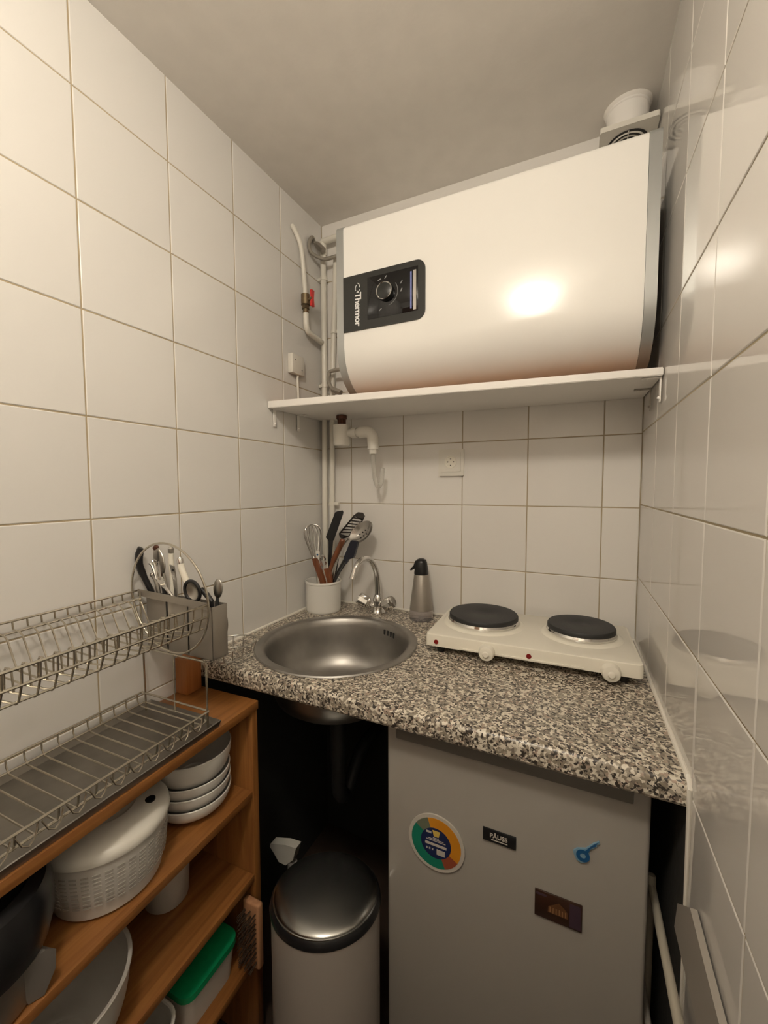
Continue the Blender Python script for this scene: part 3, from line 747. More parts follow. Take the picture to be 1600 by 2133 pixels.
sx, sy = .116, -.880
t = thing('salad_spinner', 'white salad spinner with a domed lid and slotted sides', 'salad spinner', (sx, sy, zs))
bm = bmn(); lathe(bm, [(0, zs + .0004), (.075, zs + .0004), (.082, zs + .006), (.092, zs + .06), (.0945, zs + .103), (.09, zs + .103), (.086, zs + .06), (.076, zs + .008), (0, zs + .006)], (sx, sy, 0), 64); bs = obj('basket', bm, 'milky', t)
bm = bmn()
for i in range(36):
    a = 2 * PI * i / 36
    for k in range(9):
        z = zs + .032 + k * .0068; r = .0868 + .0052 * (z - zs - .006) / .054
        r = min(r, .0945) - .0002
        box(bm, (-.0004, -.0055, -.0012), (.0004, .0055, .0012), mtx=Matrix.Translation((sx + r * math.cos(a), sy + r * math.sin(a), z)) @ Matrix.Rotation(a, 4, 'Z'))
sl = obj('slots', bm, 'slot_grey', bs)
bm = bmn(); lathe(bm, [(.093, zs + .104), (.0975, zs + .103), (.0985, zs + .108), (.0975, zs + .115), (.092, zs + .121), (.07, zs + .128), (.045, zs + .132), (.043, zs + .128), (.03, zs + .1275), (0, zs + .1275)], (sx, sy, 0), 64); ld = obj('lid', bm, 'white_plastic', t)
bm = bmn(); lathe(bm, [(0, zs + .127), (.017, zs + .128), (.019, zs + .14), (.016, zs + .146), (0, zs + .147)], (sx, sy, 0), 32); obj('pull_knob', bm, 'white_plastic', ld)
bm = bmn(); lathe(bm, [(0, .0), (.0085, 0), (.0085, .0025), (0, .003)], (sx + .052, sy + .045, zs + .1275), 24); obj('stop_button', bm, 'black', ld)

t = thing('small_appliance', 'glossy black rounded appliance with a steel body beside the salad spinner', 'appliance', (.132, -1.075, zs))
kx, ky = .138, -1.076
bm = bmn(); lathe(bm, [(0, zs + .0004), (.072, zs + .0004), (.076, zs + .005), (.08, zs + .07), (0, zs + .07)], (kx, ky, 0), 48); obj('body', bm, 'steel_dull', t)
bm = bmn(); lathe(bm, [(.0802, zs + .062), (.087, zs + .066), (.094, zs + .095), (.0935, zs + .13), (.086, zs + .15), (.07, zs + .157), (.063, zs + .15), (.04, zs + .148), (0, zs + .15)], (kx, ky, 0), 48); ld = obj('black_lid', bm, 'black', t)
bm = bmn(); tube(bm, cr([(kx - .05, ky + .03, zs + .152), (kx - .03, ky + .01, zs + .172), (kx + .03, ky - .03, zs + .174), (kx + .06, ky - .045, zs + .15)], 6), .01, 12); obj('lid_handle', bm, 'black', ld)
bm = bmn()
pf = cr([(.216, -1.028, zs + .064), (.221, -1.02, zs + .05), (.219, -1.022, zs + .02), (.212, -1.03, zs + .004)], 4)
prism(bm, [(.2095, -1.055, zs + .058), (.215, -1.022, zs + .066), (.217, -1.011, zs + .056), (.2165, -1.012, zs + .03), (.213, -1.025, zs + .002), (.206, -1.04, zs + .0015)], (-.022, -.006, 0)); obj('grey_spout', bm, 'kettle_grey', t)

# ---- middle shelf
zs2 = SZ[1]
bx2, by2 = .131, -.985
bm = bmn(); R, hg = .108, .115
out = [(0, 0), (.05, 0), (.054, .004)] + [(.054 + (R - .054) * math.sin(a), .004 + (hg - .004) * (1 - math.cos(a))) for a in [PI / 2 * i / 10 for i in range(1, 11)]]
inn = [(max(r - .0035, 0), z + (.0035 if z < hg * .85 else 0)) for r, z in out[::-1]]
lathe(bm, [(r, z + zs2 + .0004) for r, z in out + [(R + .003, hg + .001), (R + .002, hg + .003)] + inn], (bx2, by2, 0), 64)
tag(obj('mixing_bowl', bm, 'milky'), 'large pale mixing bowl on the middle shelf of the unit', 'bowl')
t = thing('storage_tub', 'whitish tub at the back of the middle shelf, below the bowls', 'tub', (.065, -.73, zs2))
bm = bmn(); lathe(bm, [(0, zs2 + .0004), (.04, zs2 + .0004), (.043, zs2 + .004), (.048, zs2 + .11), (0, zs2 + .11)], (.064, -.735, 0), 36); obj('body', bm, 'milky', t)
bm = bmn(); lathe(bm, [(.0485, zs2 + .108), (.051, zs2 + .109), (.051, zs2 + .119), (.047, zs2 + .122), (0, zs2 + .122)], (.064, -.735, 0), 36); obj('lid', bm, 'white_plastic', t)

# ---- bottom shelf
zs3 = SZ[2]
def rbox(bm, cx, cy, w, d, z0, z1, r, k=1.0, top=True, wall=0):
    A = [bm.verts.new((x, y, z0)) for x, y in rrect(w * k, d * k, r, 5, cx, cy)]
    B = [bm.verts.new((x, y, z1)) for x, y in rrect(w, d, r, 5, cx, cy)]
    n = len(A); bm.faces.new(A[::-1])
    for i in range(n): bm.faces.new((A[i], A[(i + 1) % n], B[(i + 1) % n], B[i]))
    if wall:
        E = [bm.verts.new((x, y, z1)) for x, y in rrect(w - 2 * wall, d - 2 * wall, r - wall, 5, cx, cy)]
        F = [bm.verts.new((x, y, z0 + wall)) for x, y in rrect(w * k - 2 * wall, d * k - 2 * wall, r - wall, 5, cx, cy)]
        for i in range(n):
            j = (i + 1) % n
            bm.faces.new((B[i], B[j], E[j], E[i])); bm.faces.new((E[i], E[j], F[j], F[i]))
        bm.faces.new(F)
    elif top: bm.faces.new(B)
t = thing('food_box', 'clear food box with a green lid on the bottom shelf of the unit', 'food box', (.115, -.725, zs3))
bm = bmn(); rbox(bm, .125, -.72, .118, .135, zs3 + .0004, zs3 + .072, .022, .9); obj('box', bm, 'milky', t)
bm = bmn(); rbox(bm, .125, -.72, .126, .143, zs3 + .0725, zs3 + .086, .025, 1.0); obj('lid', bm, 'green', t)['label'] = 'green plastic lid'
t = thing('plastic_tub', 'open pale plastic tub in front of the green-lidded box on the bottom shelf', 'tub', (.13, -.87, zs3))
bm = bmn(); rbox(bm, .135, -.872, .12, .13, zs3 + .0004, zs3 + .088, .035, .88, wall=.003); obj('tub', bm, 'milky', t)
bm = bmn(); tube(bm, [(x, y, zs3 + .088) for x, y in rrect(.122, .132, .036, 6, .135, -.872)], .0028, 8, True); obj('rolled_rim', bm, 'white_plastic', t)
t = thing('scrubbing_brush', 'wooden scrubbing brush standing on end at the front of the bottom shelf', 'brush', (.2, -.64, zs3))
bm = bmn(); box(bm, (.185, -.638, zs3 + .0005), (.232, -.621, zs3 + .155), .005, 3); obj('back', bm, 'pale_wood', t)
bm = bmn()
for i in range(11):
    for j in range(3):
        z = zs3 + .02 + i * .0115; x = .194 + j * .0145
        for k in range(4):
            dx, dz = random.uniform(-.004, .004), random.uniform(-.004, .004)
            cyl(bm, (x + dx * .4, -.636, z + dz * .4), (x + dx, -.662, z + dz), .0009, n=4)
br = obj('bristles', bm, 'bristle', t); br['kind'] = 'stuff'

# ------------------------------------------------------------------ dish rack with its tray, caddy and cutlery
t = thing('drip_tray', 'long steel drip tray under the dish rack, on the shelf unit', 'tray', (.1, -1.0, -.43))
bm = bmn()
x0, x1, ya, yb = .006, .2135, -1.33, -.712
MT = Matrix.Translation((.1, -.75, 0)) @ Matrix.Rotation(.028, 4, 'Z') @ Matrix.Translation((-.1, .75, 0))
def ring(ins, z): return [(x0 + ins, ya + ins, z), (x1 - ins, ya + ins, z), (x1 - ins, yb - ins, z), (x0 + ins, yb - ins, z)]
t2 = bmesh.new(); rr = [[t2.verts.new(p) for p in ring(i, z)] for i, z in ((.004, -.4295), (0, -.416), (.0015, -.415), (.007, -.4255), (.012, -.427))]
for A, B in zip(rr, rr[1:]):
    for i in range(4): t2.faces.new((A[i], A[(i + 1) % 4], B[(i + 1) % 4], B[i]))
t2.faces.new(rr[0][::-1]); t2.faces.new(rr[-1]); bmesh.ops.recalc_face_normals(t2, faces=t2.faces[:]); merge(bm, t2, MT); obj('pan', bm, 'tray_metal', t)

t = thing('dish_rack', 'two-tier wire dish rack along the tiled wall', 'dish rack', (.11, -1.0, -.425))
YE, YN = -.737, -1.31
wr = .0016
def M3(p): return MT @ V(p)
def tb(bm, pts, r=wr, closed=False): tube(bm, [M3(p) for p in pts], r, 6, closed)
bm = bmn()      # lower basket
for x, z in ((.013, -.386), (.019, -.407), (.201, -.407), (.2065, -.386)): tb(bm, [(x, YN, z), (x, YE, z)], wr * 1.25)
for y in (YE, YN):
    tb(bm, [(.013, y, -.386), (.2065, y, -.386)], wr * 1.25); tb(bm, [(.019, y, -.407), (.201, y, -.407)], wr)
n = 22
for i in range(n + 1):
    y = YE - .012 - (YE - YN - .02) * i / n
    tb(bm, [(.013, y, -.386), (.0145, y, -.4), (.022, y, -.4095), (.2, y, -.4095), (.2045, y, -.4), (.2065, y, -.386)])
for k in range(int((YE - YN) / .03)):
    y = YE - .02 - k * .03
    tb(bm, [M for M in ((.2105, y, -.388), (.2135, y - .006, -.403), (.2145, y - .013, -.4075), (.2135, y - .02, -.403), (.2105, y - .026, -.388))], wr * .8)
obj('lower_basket', bm, 'wire', t)
bm = bmn()      # upper basket
xb = .009
for x, z, r in ((xb, -.163, wr * 1.35), (xb + .012, -.179, wr * 1.2), (.062, -.226, wr), (.125, -.228, wr), (.198, -.220, wr * 1.2), (.2105, -.195, wr * 1.25), (.2115, -.171, wr * 1.5)): tb(bm, [(x, YN, z), (x, YE + (.0 if r > wr * 1.1 else -.02), z)], r)
n = 28
for i in range(n):
    y = YE - .012 - (YE - YN - .02) * i / (n - 1)
    tb(bm, [(xb, y, -.163), (xb + .0015, y, -.1775), (xb + .02, y, -.178), (xb + .0285, y, -.183), (.062, y, -.2285), (.125, y, -.2305), (.194, y, -.224), (.2, y, -.219), (.2095, y, -.195), (.2115, y, -.171)])
    tb(bm, [(.118, y, -.23), (.12, y, -.203), (.124, y, -.197), (.134, y, -.196), (.1395, y, -.2), (.143, y, -.229)], wr * .95)
obj('upper_basket', bm, 'wire', t)
for y in (YE, YN):
    bm = bmn(); tb(bm, [(.0235, y, -.4245), (.0215, y, -.300), (.0245, y, -.289), (.033, y, -.2865), (.195, y, -.2865), (.2005, y, -.289), (.203, y, -.30), (.203, y, -.4245)], .0021)
    if y == YE: tb(bm, [(.0185, y, -.29), (.0185, y, -.165)], .002); tb(bm, [(.112, y, -.4065), (.112, y, -.287)], .0015)
    else: tb(bm, [(.0185, y, -.29), (.0185, y, -.165)], .002); tb(bm, [(.2115, y, -.29), (.2115, y, -.171)], .002)
    obj('end_frame', bm, 'wire', t)
    bm = bmn(); a, b = M3((.008, y + .002, -.160)), M3((.2135, y + .002, -.169))
    prism(bm, [a, b, b + V((0, 0, -.0145)), a + V((0, 0, -.0145))], (0, .0012, 0)); obj('end_strip', bm, 'satin', t)
bm = bmn(); tube(bm, [(.117 + .112 * math.cos(a), -.7475 - .006 * math.sin(a), -.166 + .113 * math.sin(a)) for a in [2 * PI * i / 64 for i in range(64)]], .0022, 8, True); obj('hoop', bm, 'wire', t)
bm = bmn()      # half-round cup basket hanging over the worktop
top = cr([(.06, -.606, -.332), (.042, -.58, -.332), (.036, -.535, -.332), (.058, -.503, -.332), (.103, -.492, -.332), (.128, -.515, -.332), (.131, -.56, -.332), (.119, -.60, -.332), (.09, -.612, -.332)], 3, True)
ctr = V((.085, -.555, -.36))
bot = [V((ctr.x + (p.x - ctr.x) * .84, ctr.y + (p.y - ctr.y) * .84, ctr.z)) for p in top]
tube(bm, top, .0018, 6, True); tube(bm, bot, .0016, 6, True)
for i in range(0, len(top), 2): tube(bm, [top[i], bot[i]], .0013, 6)
for a_, b_ in ((3, 21), (5, 19), (8, 16)): tube(bm, [bot[a_], bot[b_]], .0011, 6)
tube(bm, cr([(.118, -.602, -.332), (.128, -.64, -.31), (.14, -.672, -.275), (.145, -.6885, -.26)], 4), .0016, 6)
obj('cup_basket', bm, 'spoon_steel', t)

t = thing('cutlery_caddy', 'grey metal cutlery holder at the far end of the dish rack', 'cutlery holder', (.12, -.71, -.31))
cx0, cx1, cy0, cy1, cz0, cz1 = .022, .216, -.7285, -.690, -.285, -.178
bm = bmn()
box(bm, (cx0, cy1 - .0015, cz0), (cx1, cy1, cz1), .0005)
box(bm, (cx0, cy0, cz0), (cx1, cy1, cz0 + .0015), .0005)
box(bm, (cx1 - .0015, cy0, cz0), (cx1, cy1, cz1), .0005); box(bm, (cx0, cy0, cz0), (cx0 + .0015, cy1, cz1), .0005)
obj('holder', bm, 'satin', t)
for a, b in ((cx0, .083), (.0885, .146), (.1505, cx1)):
    bm = bmn(); box(bm, (a, cy0, cz0), (b, cy0 + .0015, cz1), .0005); obj('front_plate', bm, 'satin', t)
for x in (.086, .148):
    bm = bmn(); box(bm, (x - .0006, cy0 + .003, cz0 + .002), (x + .0006, cy1 - .002, cz1 - .004)); obj('divider', bm, 'dark', t)
bm = bmn(); tube(bm, cr([(.2, -.689, -.205), (.2, -.681, -.212), (.2, -.678, -.228), (.2, -.681, -.244), (.2, -.689, -.25)], 4), .004, 8); obj('hook', bm, 'satin', t)

def flat(bm, pts, y, th_=.0025, mi=0): prism(bm, xz(pts, y), (0, th_, 0), mi)
def oval(cx, cz, a, b, rot, n=22): return [(cx + a * math.cos(q) * math.cos(rot) - b * math.sin(q) * math.sin(rot), cz + a * math.cos(q) * math.sin(rot) + b * math.sin(q) * math.cos(rot)) for q in [2 * PI * i / n for i in range(n)]]
def rotY(a): return Matrix.Rotation(a, 3, 'Y')
G = 'cutlery in the dish rack holder'
def cut(name, label, cat, x, y): return thing(name, label, cat, (x, y, -.283), G)
t = cut('knife', 'knife with a thick black handle standing nearest the tiled wall', 'knife', .03, -.712)
bm = bmn(); tube(bm, cr([(.036, -.714, -.19), (.026, -.72, -.165), (.0155, -.731, -.125), (.0145, -.737, -.10), (.0165, -.735, -.078), (.0195, -.733, -.071)], 4), [.005] * 4 + [.0062] * 4 + [.0075] * 4 + [.008] * 4 + [.007] * 4 + [.003], 10); obj('handle', bm, 'black', t)
bm = bmn(); flat(bm, [(.04, -.19), (.046, -.192), (.06, -.2825), (.05, -.2825)], -.7125, .001); obj('blade', bm, 'spoon_steel', t)
t = cut('serving_spoon', 'large grey serving spoon with a dark tip behind the fork', 'spoon', .05, -.705)
bm = bmn(); ell(bm, (.034, -.704, -.102), (.0165, .005, .031), rotY(-.35)); obj('spoon_bowl', bm, 'spoon_steel', t)
bm = bmn(); ell(bm, (.0245, -.704, -.0745), (.0085, .0052, .006), rotY(-.35)); obj('tip', bm, 'copper', t)
bm = bmn(); tube(bm, [(.045, -.704, -.13), (.056, -.704, -.165), (.072, -.704, -.2825)], [.0045, .0035, .003], 8); obj('handle', bm, 'spoon_steel', t)
t = cut('fork', 'shiny steel fork with its tines up in the cutlery holder', 'fork', .08, -.72)
bm = bmn(); y = -.7205
for x0_, z0_ in ((.027, -.106), (.036, -.099), (.0455, -.097), (.055, -.1)):
    tube(bm, cr([(x0_, y - .003, z0_), (x0_ * .8 + .0115, y, z0_ * .7 - .036), (x0_ * .45 + .0335, y + .001, -.139)], 4), [.0016, .002, .0023, .0024, .0025, .0026, .0027, .0028, .0028], 6)
flat(bm, [(.041, -.133), (.0635, -.132), (.0705, -.142), (.076, -.155), (.072, -.159), (.058, -.15), (.047, -.143)], y - .0006, .0022)
obj('head', bm, 'chrome', t)
bm = bmn(); tube(bm, cr([(.072, y, -.154), (.088, y, -.166), (.098, y + .003, -.19), (.11, y + .006, -.28)], 4), .0033, 8); obj('handle', bm, 'chrome', t)
t = cut('kitchen_utensil', 'utensil with a white handle and grey end cap, upright in the holder', 'utensil', .07, -.700)
bm = bmn(); tube(bm, cr([(.066, -.699, -.084), (.0655, -.699, -.10), (.068, -.7, -.135), (.071, -.701, -.185)], 4), .0055, 10); obj('handle', bm, 'cream_plastic', t)
bm = bmn(); tube(bm, [(.066, -.699, -.083), (.0665, -.699, -.074), (.067, -.699, -.0705)], [.0058, .0062, .003], 10); obj('end_cap', bm, 'spoon_steel', t)
bm = bmn(); tube(bm, [(.071, -.701, -.184), (.075, -.702, -.2825)], .003, 8); obj('shaft', bm, 'spoon_steel', t)
t = cut('kitchen_utensil', 'utensil with a long cream handle leaning beside the strainer', 'utensil', .11, -.703)
bm = bmn(); tube(bm, cr([(.1, -.703, -.103), (.104, -.703, -.118), (.116, -.703, -.14), (.13, -.704, -.17)], 4), .0068, 10); obj('handle', bm, 'cream', t)
bm = bmn(); tube(bm, [(.1, -.703, -.104), (.0985, -.703, -.096), (.0985, -.703, -.0895)], [.0071, .0074, .004], 12); obj('end_cap', bm, 'chrome', t)
bm = bmn(); tube(bm, [(.13, -.704, -.168), (.14, -.705, -.2825)], .0032, 8); obj('shaft', bm, 'spoon_steel', t)
t = cut('strainer', 'small round strainer with a black rim at the front of the holder', 'strainer', .155, -.716)
mt = Matrix.Translation((.157, -.719, -.152)) @ Matrix.Rotation(PI / 2 + .1, 4, 'X') @ Matrix.Rotation(.0, 4, 'Z')
bm = bmn(); lathe(bm, [(0, -.006), (.012, -.0045), (.0185, 0), (.02, .004), (.0185, .003), (.0115, -.003), (0, -.0045)], n=32, mtx=mt); obj('cup', bm, 'spoon_steel', t)
bm = bmn(); tube(bm, [mt @ V((.0215 * math.cos(a), .0215 * math.sin(a), .004)) for a in [2 * PI * i / 32 for i in range(32)]], .0036, 8, True)
tube(bm, [(.175, -.717, -.147), (.188, -.715, -.158), (.2, -.713, -.172)], [.0045, .006, .005], 10); obj('rim', bm, 'black', t)
bm = bmn(); tube(bm, [(.198, -.713, -.17), (.204, -.71, -.2825)], .0042, 8); obj('handle', bm, 'black', t)
t = cut('teaspoon', 'small grey spoon standing alone at the end of the holder over the worktop', 'spoon', .196, -.698)
bm = bmn(); ell(bm, (.2015, -.6985, -.148), (.0125, .0045, .0205), rotY(.12)); obj('spoon_bowl', bm, 'spoon_steel', t)
bm = bmn(); tube(bm, [(.199, -.6985, -.167), (.1985, -.699, -.178), (.197, -.7, -.2825)], [.003, .0038, .0038], 8); obj('handle', bm, 'dark', t)
t = cut('table_knife', 'grey table knife with a hole in its end behind the fork', 'knife', .09, -.709)
bm = bmn(); flat(bm, [(.0735, -.107), (.087, -.11), (.092, -.135), (.102, -.2825), (.094, -.2825), (.083, -.138)], -.7095, .0022); cyl(bm, (.087, -.710, -.117), (.087, -.7118, -.117), .0055, n=14); obj('handle', bm, 'steel_dull', t)
bm = bmn(); cyl(bm, (.087, -.7116, -.117), (.087, -.7124, -.117), .003, n=12); obj('hole', bm, 'dark', t)
for k, (xa, za, xb_, zb_, lab) in enumerate(((.030, -.131, .052, -.19, 'dark utensil handle lowest in front of the knife'), (.044, -.138, .062, -.19, 'dark slim handle between the black knife and the fork'))):
    t = cut('dark_utensil', lab, 'utensil', xa, -.716)
    bm = bmn(); tube(bm, cr([(xa, -.7185 + k * .006, za), (xa + .012, -.7185 + k * .006, za - .012), (xb_, -.7185 + k * .006, zb_), (xb_ + .01, -.7175 + k * .006, -.2825)], 4), .0045, 8); obj('handle', bm, 'spoon_steel' if k == 0 else 'dark', t)
    bm = bmn(); ell(bm, (xa, -.7185 + k * .006, za), (.0052, .0052, .0052), u=10, v=6); obj('end_knob', bm, 'spoon_steel', t)

# ------------------------------------------------------------------ utensil pot and what stands in it
PX, PY = .069, -.116
bm = bmn(); lathe(bm, [(0, -.3695), (.057, -.3695), (.0598, -.366), (.06, -.36), (.06, -.272), (.0625, -.2705), (.063, -.2665), (.0615, -.2635), (.0585, -.2635), (.0565, -.268), (.0562, -.36), (0, -.362)], (PX, PY, 0), 64)
tag(obj('utensil_pot', bm, 'white_ceramic'), 'white round utensil pot in the corner behind the sink', 'pot')
G = 'kitchen utensils in the white pot'
def ut(name, label, cat, x=PX, y=PY): return thing(name, label, cat, (x, y, -.36), G)
t = ut('whisk', 'steel balloon whisk standing in the pot nearest the side wall', 'whisk')
wc, wa = V((.034, -.118, -.138)), V((.010, .0, -.089)) - V((.052, -.116, -.262)); wa = (V((.027, -.118, -.09)) - V((.050, -.118, -.262))).normalized()
u, w, d = frame(wa); base = V((.047, -.118, -.235))
bm = bmn()
prof = [(.004, 0), (.0075, .028), (.0155, .062), (.025, .096), (.0305, .122), (.0295, .142), (.022, .156), (.011, .1625), (0, .1645)]
for k in range(6):
    a = PI * k / 6; e = u * math.cos(a) + w * math.sin(a)
    half = [(r_, h_) for r_, h_ in prof]
    pts = [base + d * h_ + e * r_ for r_, h_ in half] + [base + d * h_ - e * r_ for r_, h_ in half[-2::-1]]
    tube(bm, cr(pts, 4), .0011, 5)
obj('wires', bm, 'steel', t)
bm = bmn(); tube(bm, [base + d * .012, base, base - d * .05, base - d * .11], [.006, .0075, .0085, .0085], 12); obj('handle', bm, 'steel', t)
t = ut('spatula', 'tall flat black spatula in the utensil pot', 'spatula')
bm = bmn(); flat(bm, [(.0705, -.117), (.109, -.029), (.1175, -.025), (.138, -.0215), (.1415, -.027), (.139, -.036), (.103, -.124), (.094, -.132), (.083, -.130)], -.1, .003); bl = obj('blade', bm, 'black', t)
bm = bmn(); flat(bm, [(.083, -.128), (.098, -.128), (.094, -.165), (.0915, -.20), (.089, -.33), (.078, -.33), (.080, -.20), (.083, -.165)], -.1015, .006); obj('handle', bm, 'black', t)
t = ut('slotted_turner', 'dark slotted turner leaning behind the black spatula', 'turner')
bm = bmn()
# frame round the slots
ax_, bx_ = V((.100, -.105)), V((.158, -.043))
oc = [(.0955, -.106), (.154, -.04), (.163, -.036), (.187, -.036), (.200, -.047), (.198, -.053), (.178, -.066), (.150, -.112), (.131, -.116)]
qd = [(V((.100, -.1065)), V((.158, -.0425))), (V((.1365, -.114)), V((.189, -.058)))]
L0, L1, R0, R1 = qd[0][0], qd[0][1], qd[1][0], qd[1][1]
def Q(s, r): p = (L0.lerp(L1, s)).lerp(R0.lerp(R1, s), r); return (p.x, p.y)
yy = -.052
flat(bm, [Q(-.03, -.12), Q(1, -.1), Q(1, .06), Q(-.03, .05)], yy); flat(bm, [Q(-.03, .93), Q(1, .94), Q(1, 1.08), Q(-.03, 1.05)], yy)
flat(bm, [Q(1, -.1), Q(1.22, .05), Q(1.33, .5), Q(1.25, .9), Q(1, 1.08)], yy); flat(bm, [Q(-.22, .3), Q(-.03, -.12), Q(-.03, 1.05), Q(-.22, .75)], yy)
for k in range(6):
    s = .02 + k * .17; flat(bm, [Q(s, 0), Q(s + .075, 0), Q(s + .24, 1), Q(s + .165, 1)], yy)
obj('slotted_blade', bm, 'turner_steel', t)
bm = bmn(); tube(bm, [(.112, yy + .001, -.112), (.104, yy - .004, -.14), (.092, -.072, -.24), (.083, -.084, -.33)], .0042, 8); obj('handle', bm, 'dark', t)
t = ut('ladle', 'big shiny steel skimmer spoon leaning out towards the tap', 'ladle')
bm = bmn()
mt = Matrix.Translation((.204, -.085, -.096)) @ Matrix.Rotation(math.radians(-34), 4, 'Y') @ Matrix.Rotation(math.radians(62), 4, 'X')
prf = [(0, -.014), (.014, -.013), (.026, -.009), (.033, -.002), (.036, .0035), (.034, .0025), (.025, -.007), (.014, -.0108), (0, -.0115)]
lathe(bm, prf, n=36, sx=1.45, mtx=mt); bl = obj('ladle_bowl', bm, 'steel', t)
bm = bmn()
for i in range(5):
    for j in range(2):
        p = mt @ V((-.028 + i * .013, -.008 + j * .015, -.0095)); q = mt @ V((-.028 + i * .013, -.008 + j * .015, -.0125))
        cyl(bm, p, q, .0024, n=10)
obj('holes', bm, 'dark', bl)
bm = bmn(); tube(bm, cr([(.156, -.093, -.119), (.132, -.095, -.150), (.107, -.10, -.22), (.088, -.108, -.33)], 4), .0045, 8); obj('handle', bm, 'steel', t)
t = ut('dark_spatula', 'utensil with a broad navy black grip leaning towards the tap', 'spatula')
bm = bmn(); flat(bm, [(.190, -.121), (.197, -.116), (.212, -.119), (.217, -.127), (.203, -.17), (.198, -.176), (.182, -.181), (.172, -.196), (.160, -.192), (.166, -.172)], -.138, .012); obj('grip', bm, 'navy', t, ang=50)
bm = bmn(); tube(bm, [(.169, -.132, -.185), (.142, -.132, -.225), (.115, -.126, -.27), (.085, -.118, -.34)], [.0085, .0065, .0055, .005], 10); obj('shaft', bm, 'black', t)
t = ut('wooden_spoon', 'brown wooden handle at the back between the spatula and the navy grip', 'utensil')
bm = bmn(); tube(bm, cr([(.148, -.112, -.118), (.135, -.113, -.145), (.112, -.115, -.19), (.09, -.117, -.25), (.062, -.118, -.34)], 4), [.006] + [.0095] * 8 + [.007] * 8, 10); obj('handle', bm, 'brown_wood', t)
t = ut('wooden_utensil', 'thick brown wooden handle leaning at the front of the pot', 'utensil')
bm = bmn(); flat(bm, [(.050, -.186), (.056, -.181), (.066, -.185), (.074, -.2), (.088, -.232), (.099, -.262), (.104, -.33), (.085, -.33), (.08, -.262), (.066, -.228), (.055, -.203)], -.155, .011); obj('handle', bm, 'brown_wood', t, ang=50)
bm = bmn(); tube(bm, [(.057, -.152, -.184), (.0535, -.152, -.176)], [.0065, .004], 10); obj('end_ferrule', bm, 'spoon_steel', t)
t = ut('kitchen_utensil', 'reddish brown wooden handle lower and to the tap side in the pot', 'utensil')
bm = bmn(); flat(bm, [(.088, -.219), (.101, -.217), (.112, -.231), (.119, -.262), (.118, -.33), (.1, -.33), (.101, -.262), (.094, -.24)], -.141, .011); obj('handle', bm, 'brown_wood', t, ang=50)
t = ut('kitchen_utensil', 'white plastic handle with a dark hole in the utensil pot', 'utensil')
bm = bmn(); flat(bm, [(.053, -.166), (.055, -.159), (.065, -.158), (.0675, -.165), (.067, -.185), (.072, -.33), (.061, -.33), (.0575, -.186)], -.1375, .0035); obj('handle', bm, 'white_plastic', t)
bm = bmn(); cyl(bm, (.0605, -.1376, -.173), (.0605, -.1383, -.173), .0035, n=14); obj('hole', bm, 'key_blue', t)
t = ut('kitchen_utensil', 'small chrome tool with a ring in the middle of the utensil pot', 'utensil')
bm = bmn(); tube(bm, [(.083 + .0095 * math.cos(a), -.139, -.186 + .0115 * math.sin(a)) for a in [2 * PI * i / 20 for i in range(20)]], .0028, 8, True); cyl(bm, (.085, -.136, -.2), (.085, -.1425, -.2), .0105, n=18); obj('wheel', bm, 'chrome', t)
bm = bmn(); flat(bm, [(.0845, -.205), (.095, -.204), (.096, -.225), (.098, -.33), (.087, -.33), (.086, -.225)], -.128, .004); obj('handle', bm, 'white_plastic', t)

# ------------------------------------------------------------------ folded airer in the gap between fridge and side wall
t = thing('folded_rack', 'folded pale frame rack wedged between the fridge and the side wall', 'rack', (1.0, -.6, -1.27))
def fr(y0_, y1_, z1_, x, r, m):
    bm = bmn(); tube(bm, cr([(x, y0_, -1.268), (x, y0_, z1_ - .03), (x, y0_ - .012, z1_ - .006), (x, y0_ - .035, z1_), (x, y1_ + .035, z1_), (x, y1_ + .012, z1_ - .006), (x, y1_, z1_ - .03), (x, y1_, -1.268)], 4), r, 10); return obj('frame', bm, m, t)
fr(-.45, -1.0, -.668, .998, .0068, 'airer')
fr(-.42, -.97, -.85, .9875, .0055, 'airer_grey')
bm = bmn(); prism(bm, [(1.0145, -.585, -.61), (1.0145, -.598, -.56), (1.0145, -.66, -.505), (1.0145, -.95, -.53), (1.0145, -.95, -.62), (1.0145, -.7, -.61)], (-.008, 0, 0)); obj('wing_panel', bm, 'airer_grey', t)
bm = bmn(); box(bm, (1.0085, -.90, -1.268), (1.0135, -.88, -.6), .001); obj('strut', bm, 'airer_grey', t)

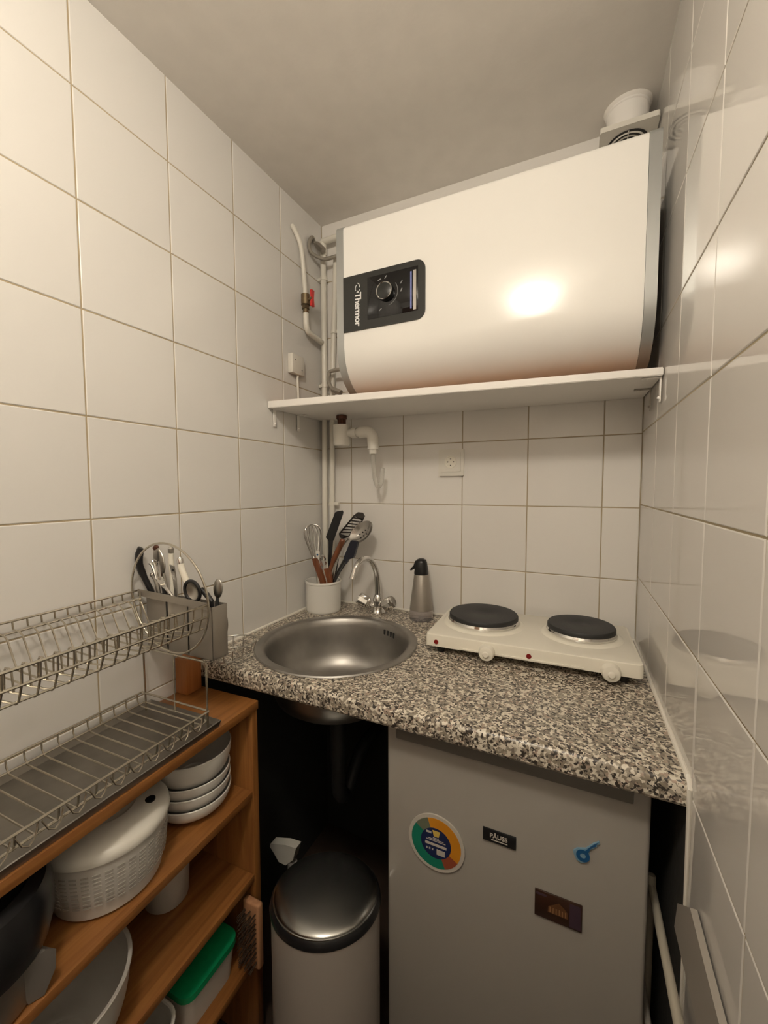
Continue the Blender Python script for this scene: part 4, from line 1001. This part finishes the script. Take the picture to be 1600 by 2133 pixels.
# ------------------------------------------------------------------ ceiling lamp (behind the viewpoint; seen mirrored in the heater)
LX, LY = .662, -1.36
t = thing('ceiling_lamp', 'round opal ceiling lamp above the middle of the kitchenette', 'lamp', (LX, LY, .86))
bm = bmn(); lathe(bm, [(0, zc(LY) - .001), (.085, zc(LY) - .001), (.088, zc(LY) - .008), (.08, zc(LY) - .012), (0, zc(LY) - .012)], (LX, LY, 0), 40); obj('lamp_base', bm, 'white_plastic', t)
gm = bpy.data.materials.new('opal_glow'); gm.use_nodes = True
b = gm.node_tree.nodes['Principled BSDF']
b.inputs['Base Color'].default_value = (.8, .8, .8, 1); b.inputs['Emission Color'].default_value = (1, .91, .77, 1); b.inputs['Emission Strength'].default_value = 88
M['glow'] = gm
bm = bmn(); zg = zc(LY) - .012
cyl(bm, (LX, LY, zg), (LX, LY, zg - .014), .03, n=24)
obj('lamp_neck', bm, 'white_plastic', t)
bm = bmn(); ell(bm, (LX, LY, zg - .072), (.08, .08, .062), u=20, v=12)
obj('globe', bm, 'glow', t)

# ------------------------------------------------------------------ camera, world, colour
cam = bpy.data.cameras.new('camera'); co = bpy.data.objects.new('camera', cam); C.objects.link(co)
cam.sensor_fit = 'VERTICAL'; cam.sensor_height = 36; cam.lens = 848.16 / 2133 * 36; cam.clip_start = .02
ax, ay, az = -.0602, .0022, .4364
Rm = Matrix.Rotation(az, 3, 'Z') @ Matrix.Rotation(ax, 3, 'X') @ Matrix.Rotation(ay, 3, 'Y')
r, f, u = Rm.col[0], Rm.col[1], Rm.col[2]
co.matrix_world = Matrix(((r.x, u.x, -f.x, .8531), (r.y, u.y, -f.y, -1.2961), (r.z, u.z, -f.z, .0565 + H), (0, 0, 0, 1)))
sc = bpy.context.scene; sc.camera = co
w = bpy.data.worlds.new('world'); sc.world = w; w.use_nodes = True
w.node_tree.nodes['Background'].inputs['Color'].default_value = (.02, .018, .015, 1)
sc.view_settings.view_transform = 'Standard'; sc.view_settings.look = 'None'; sc.view_settings.gamma = 1
sc.view_settings.use_curve_mapping = False; sc.view_settings.exposure = 0
sc.cycles.max_bounces = 10
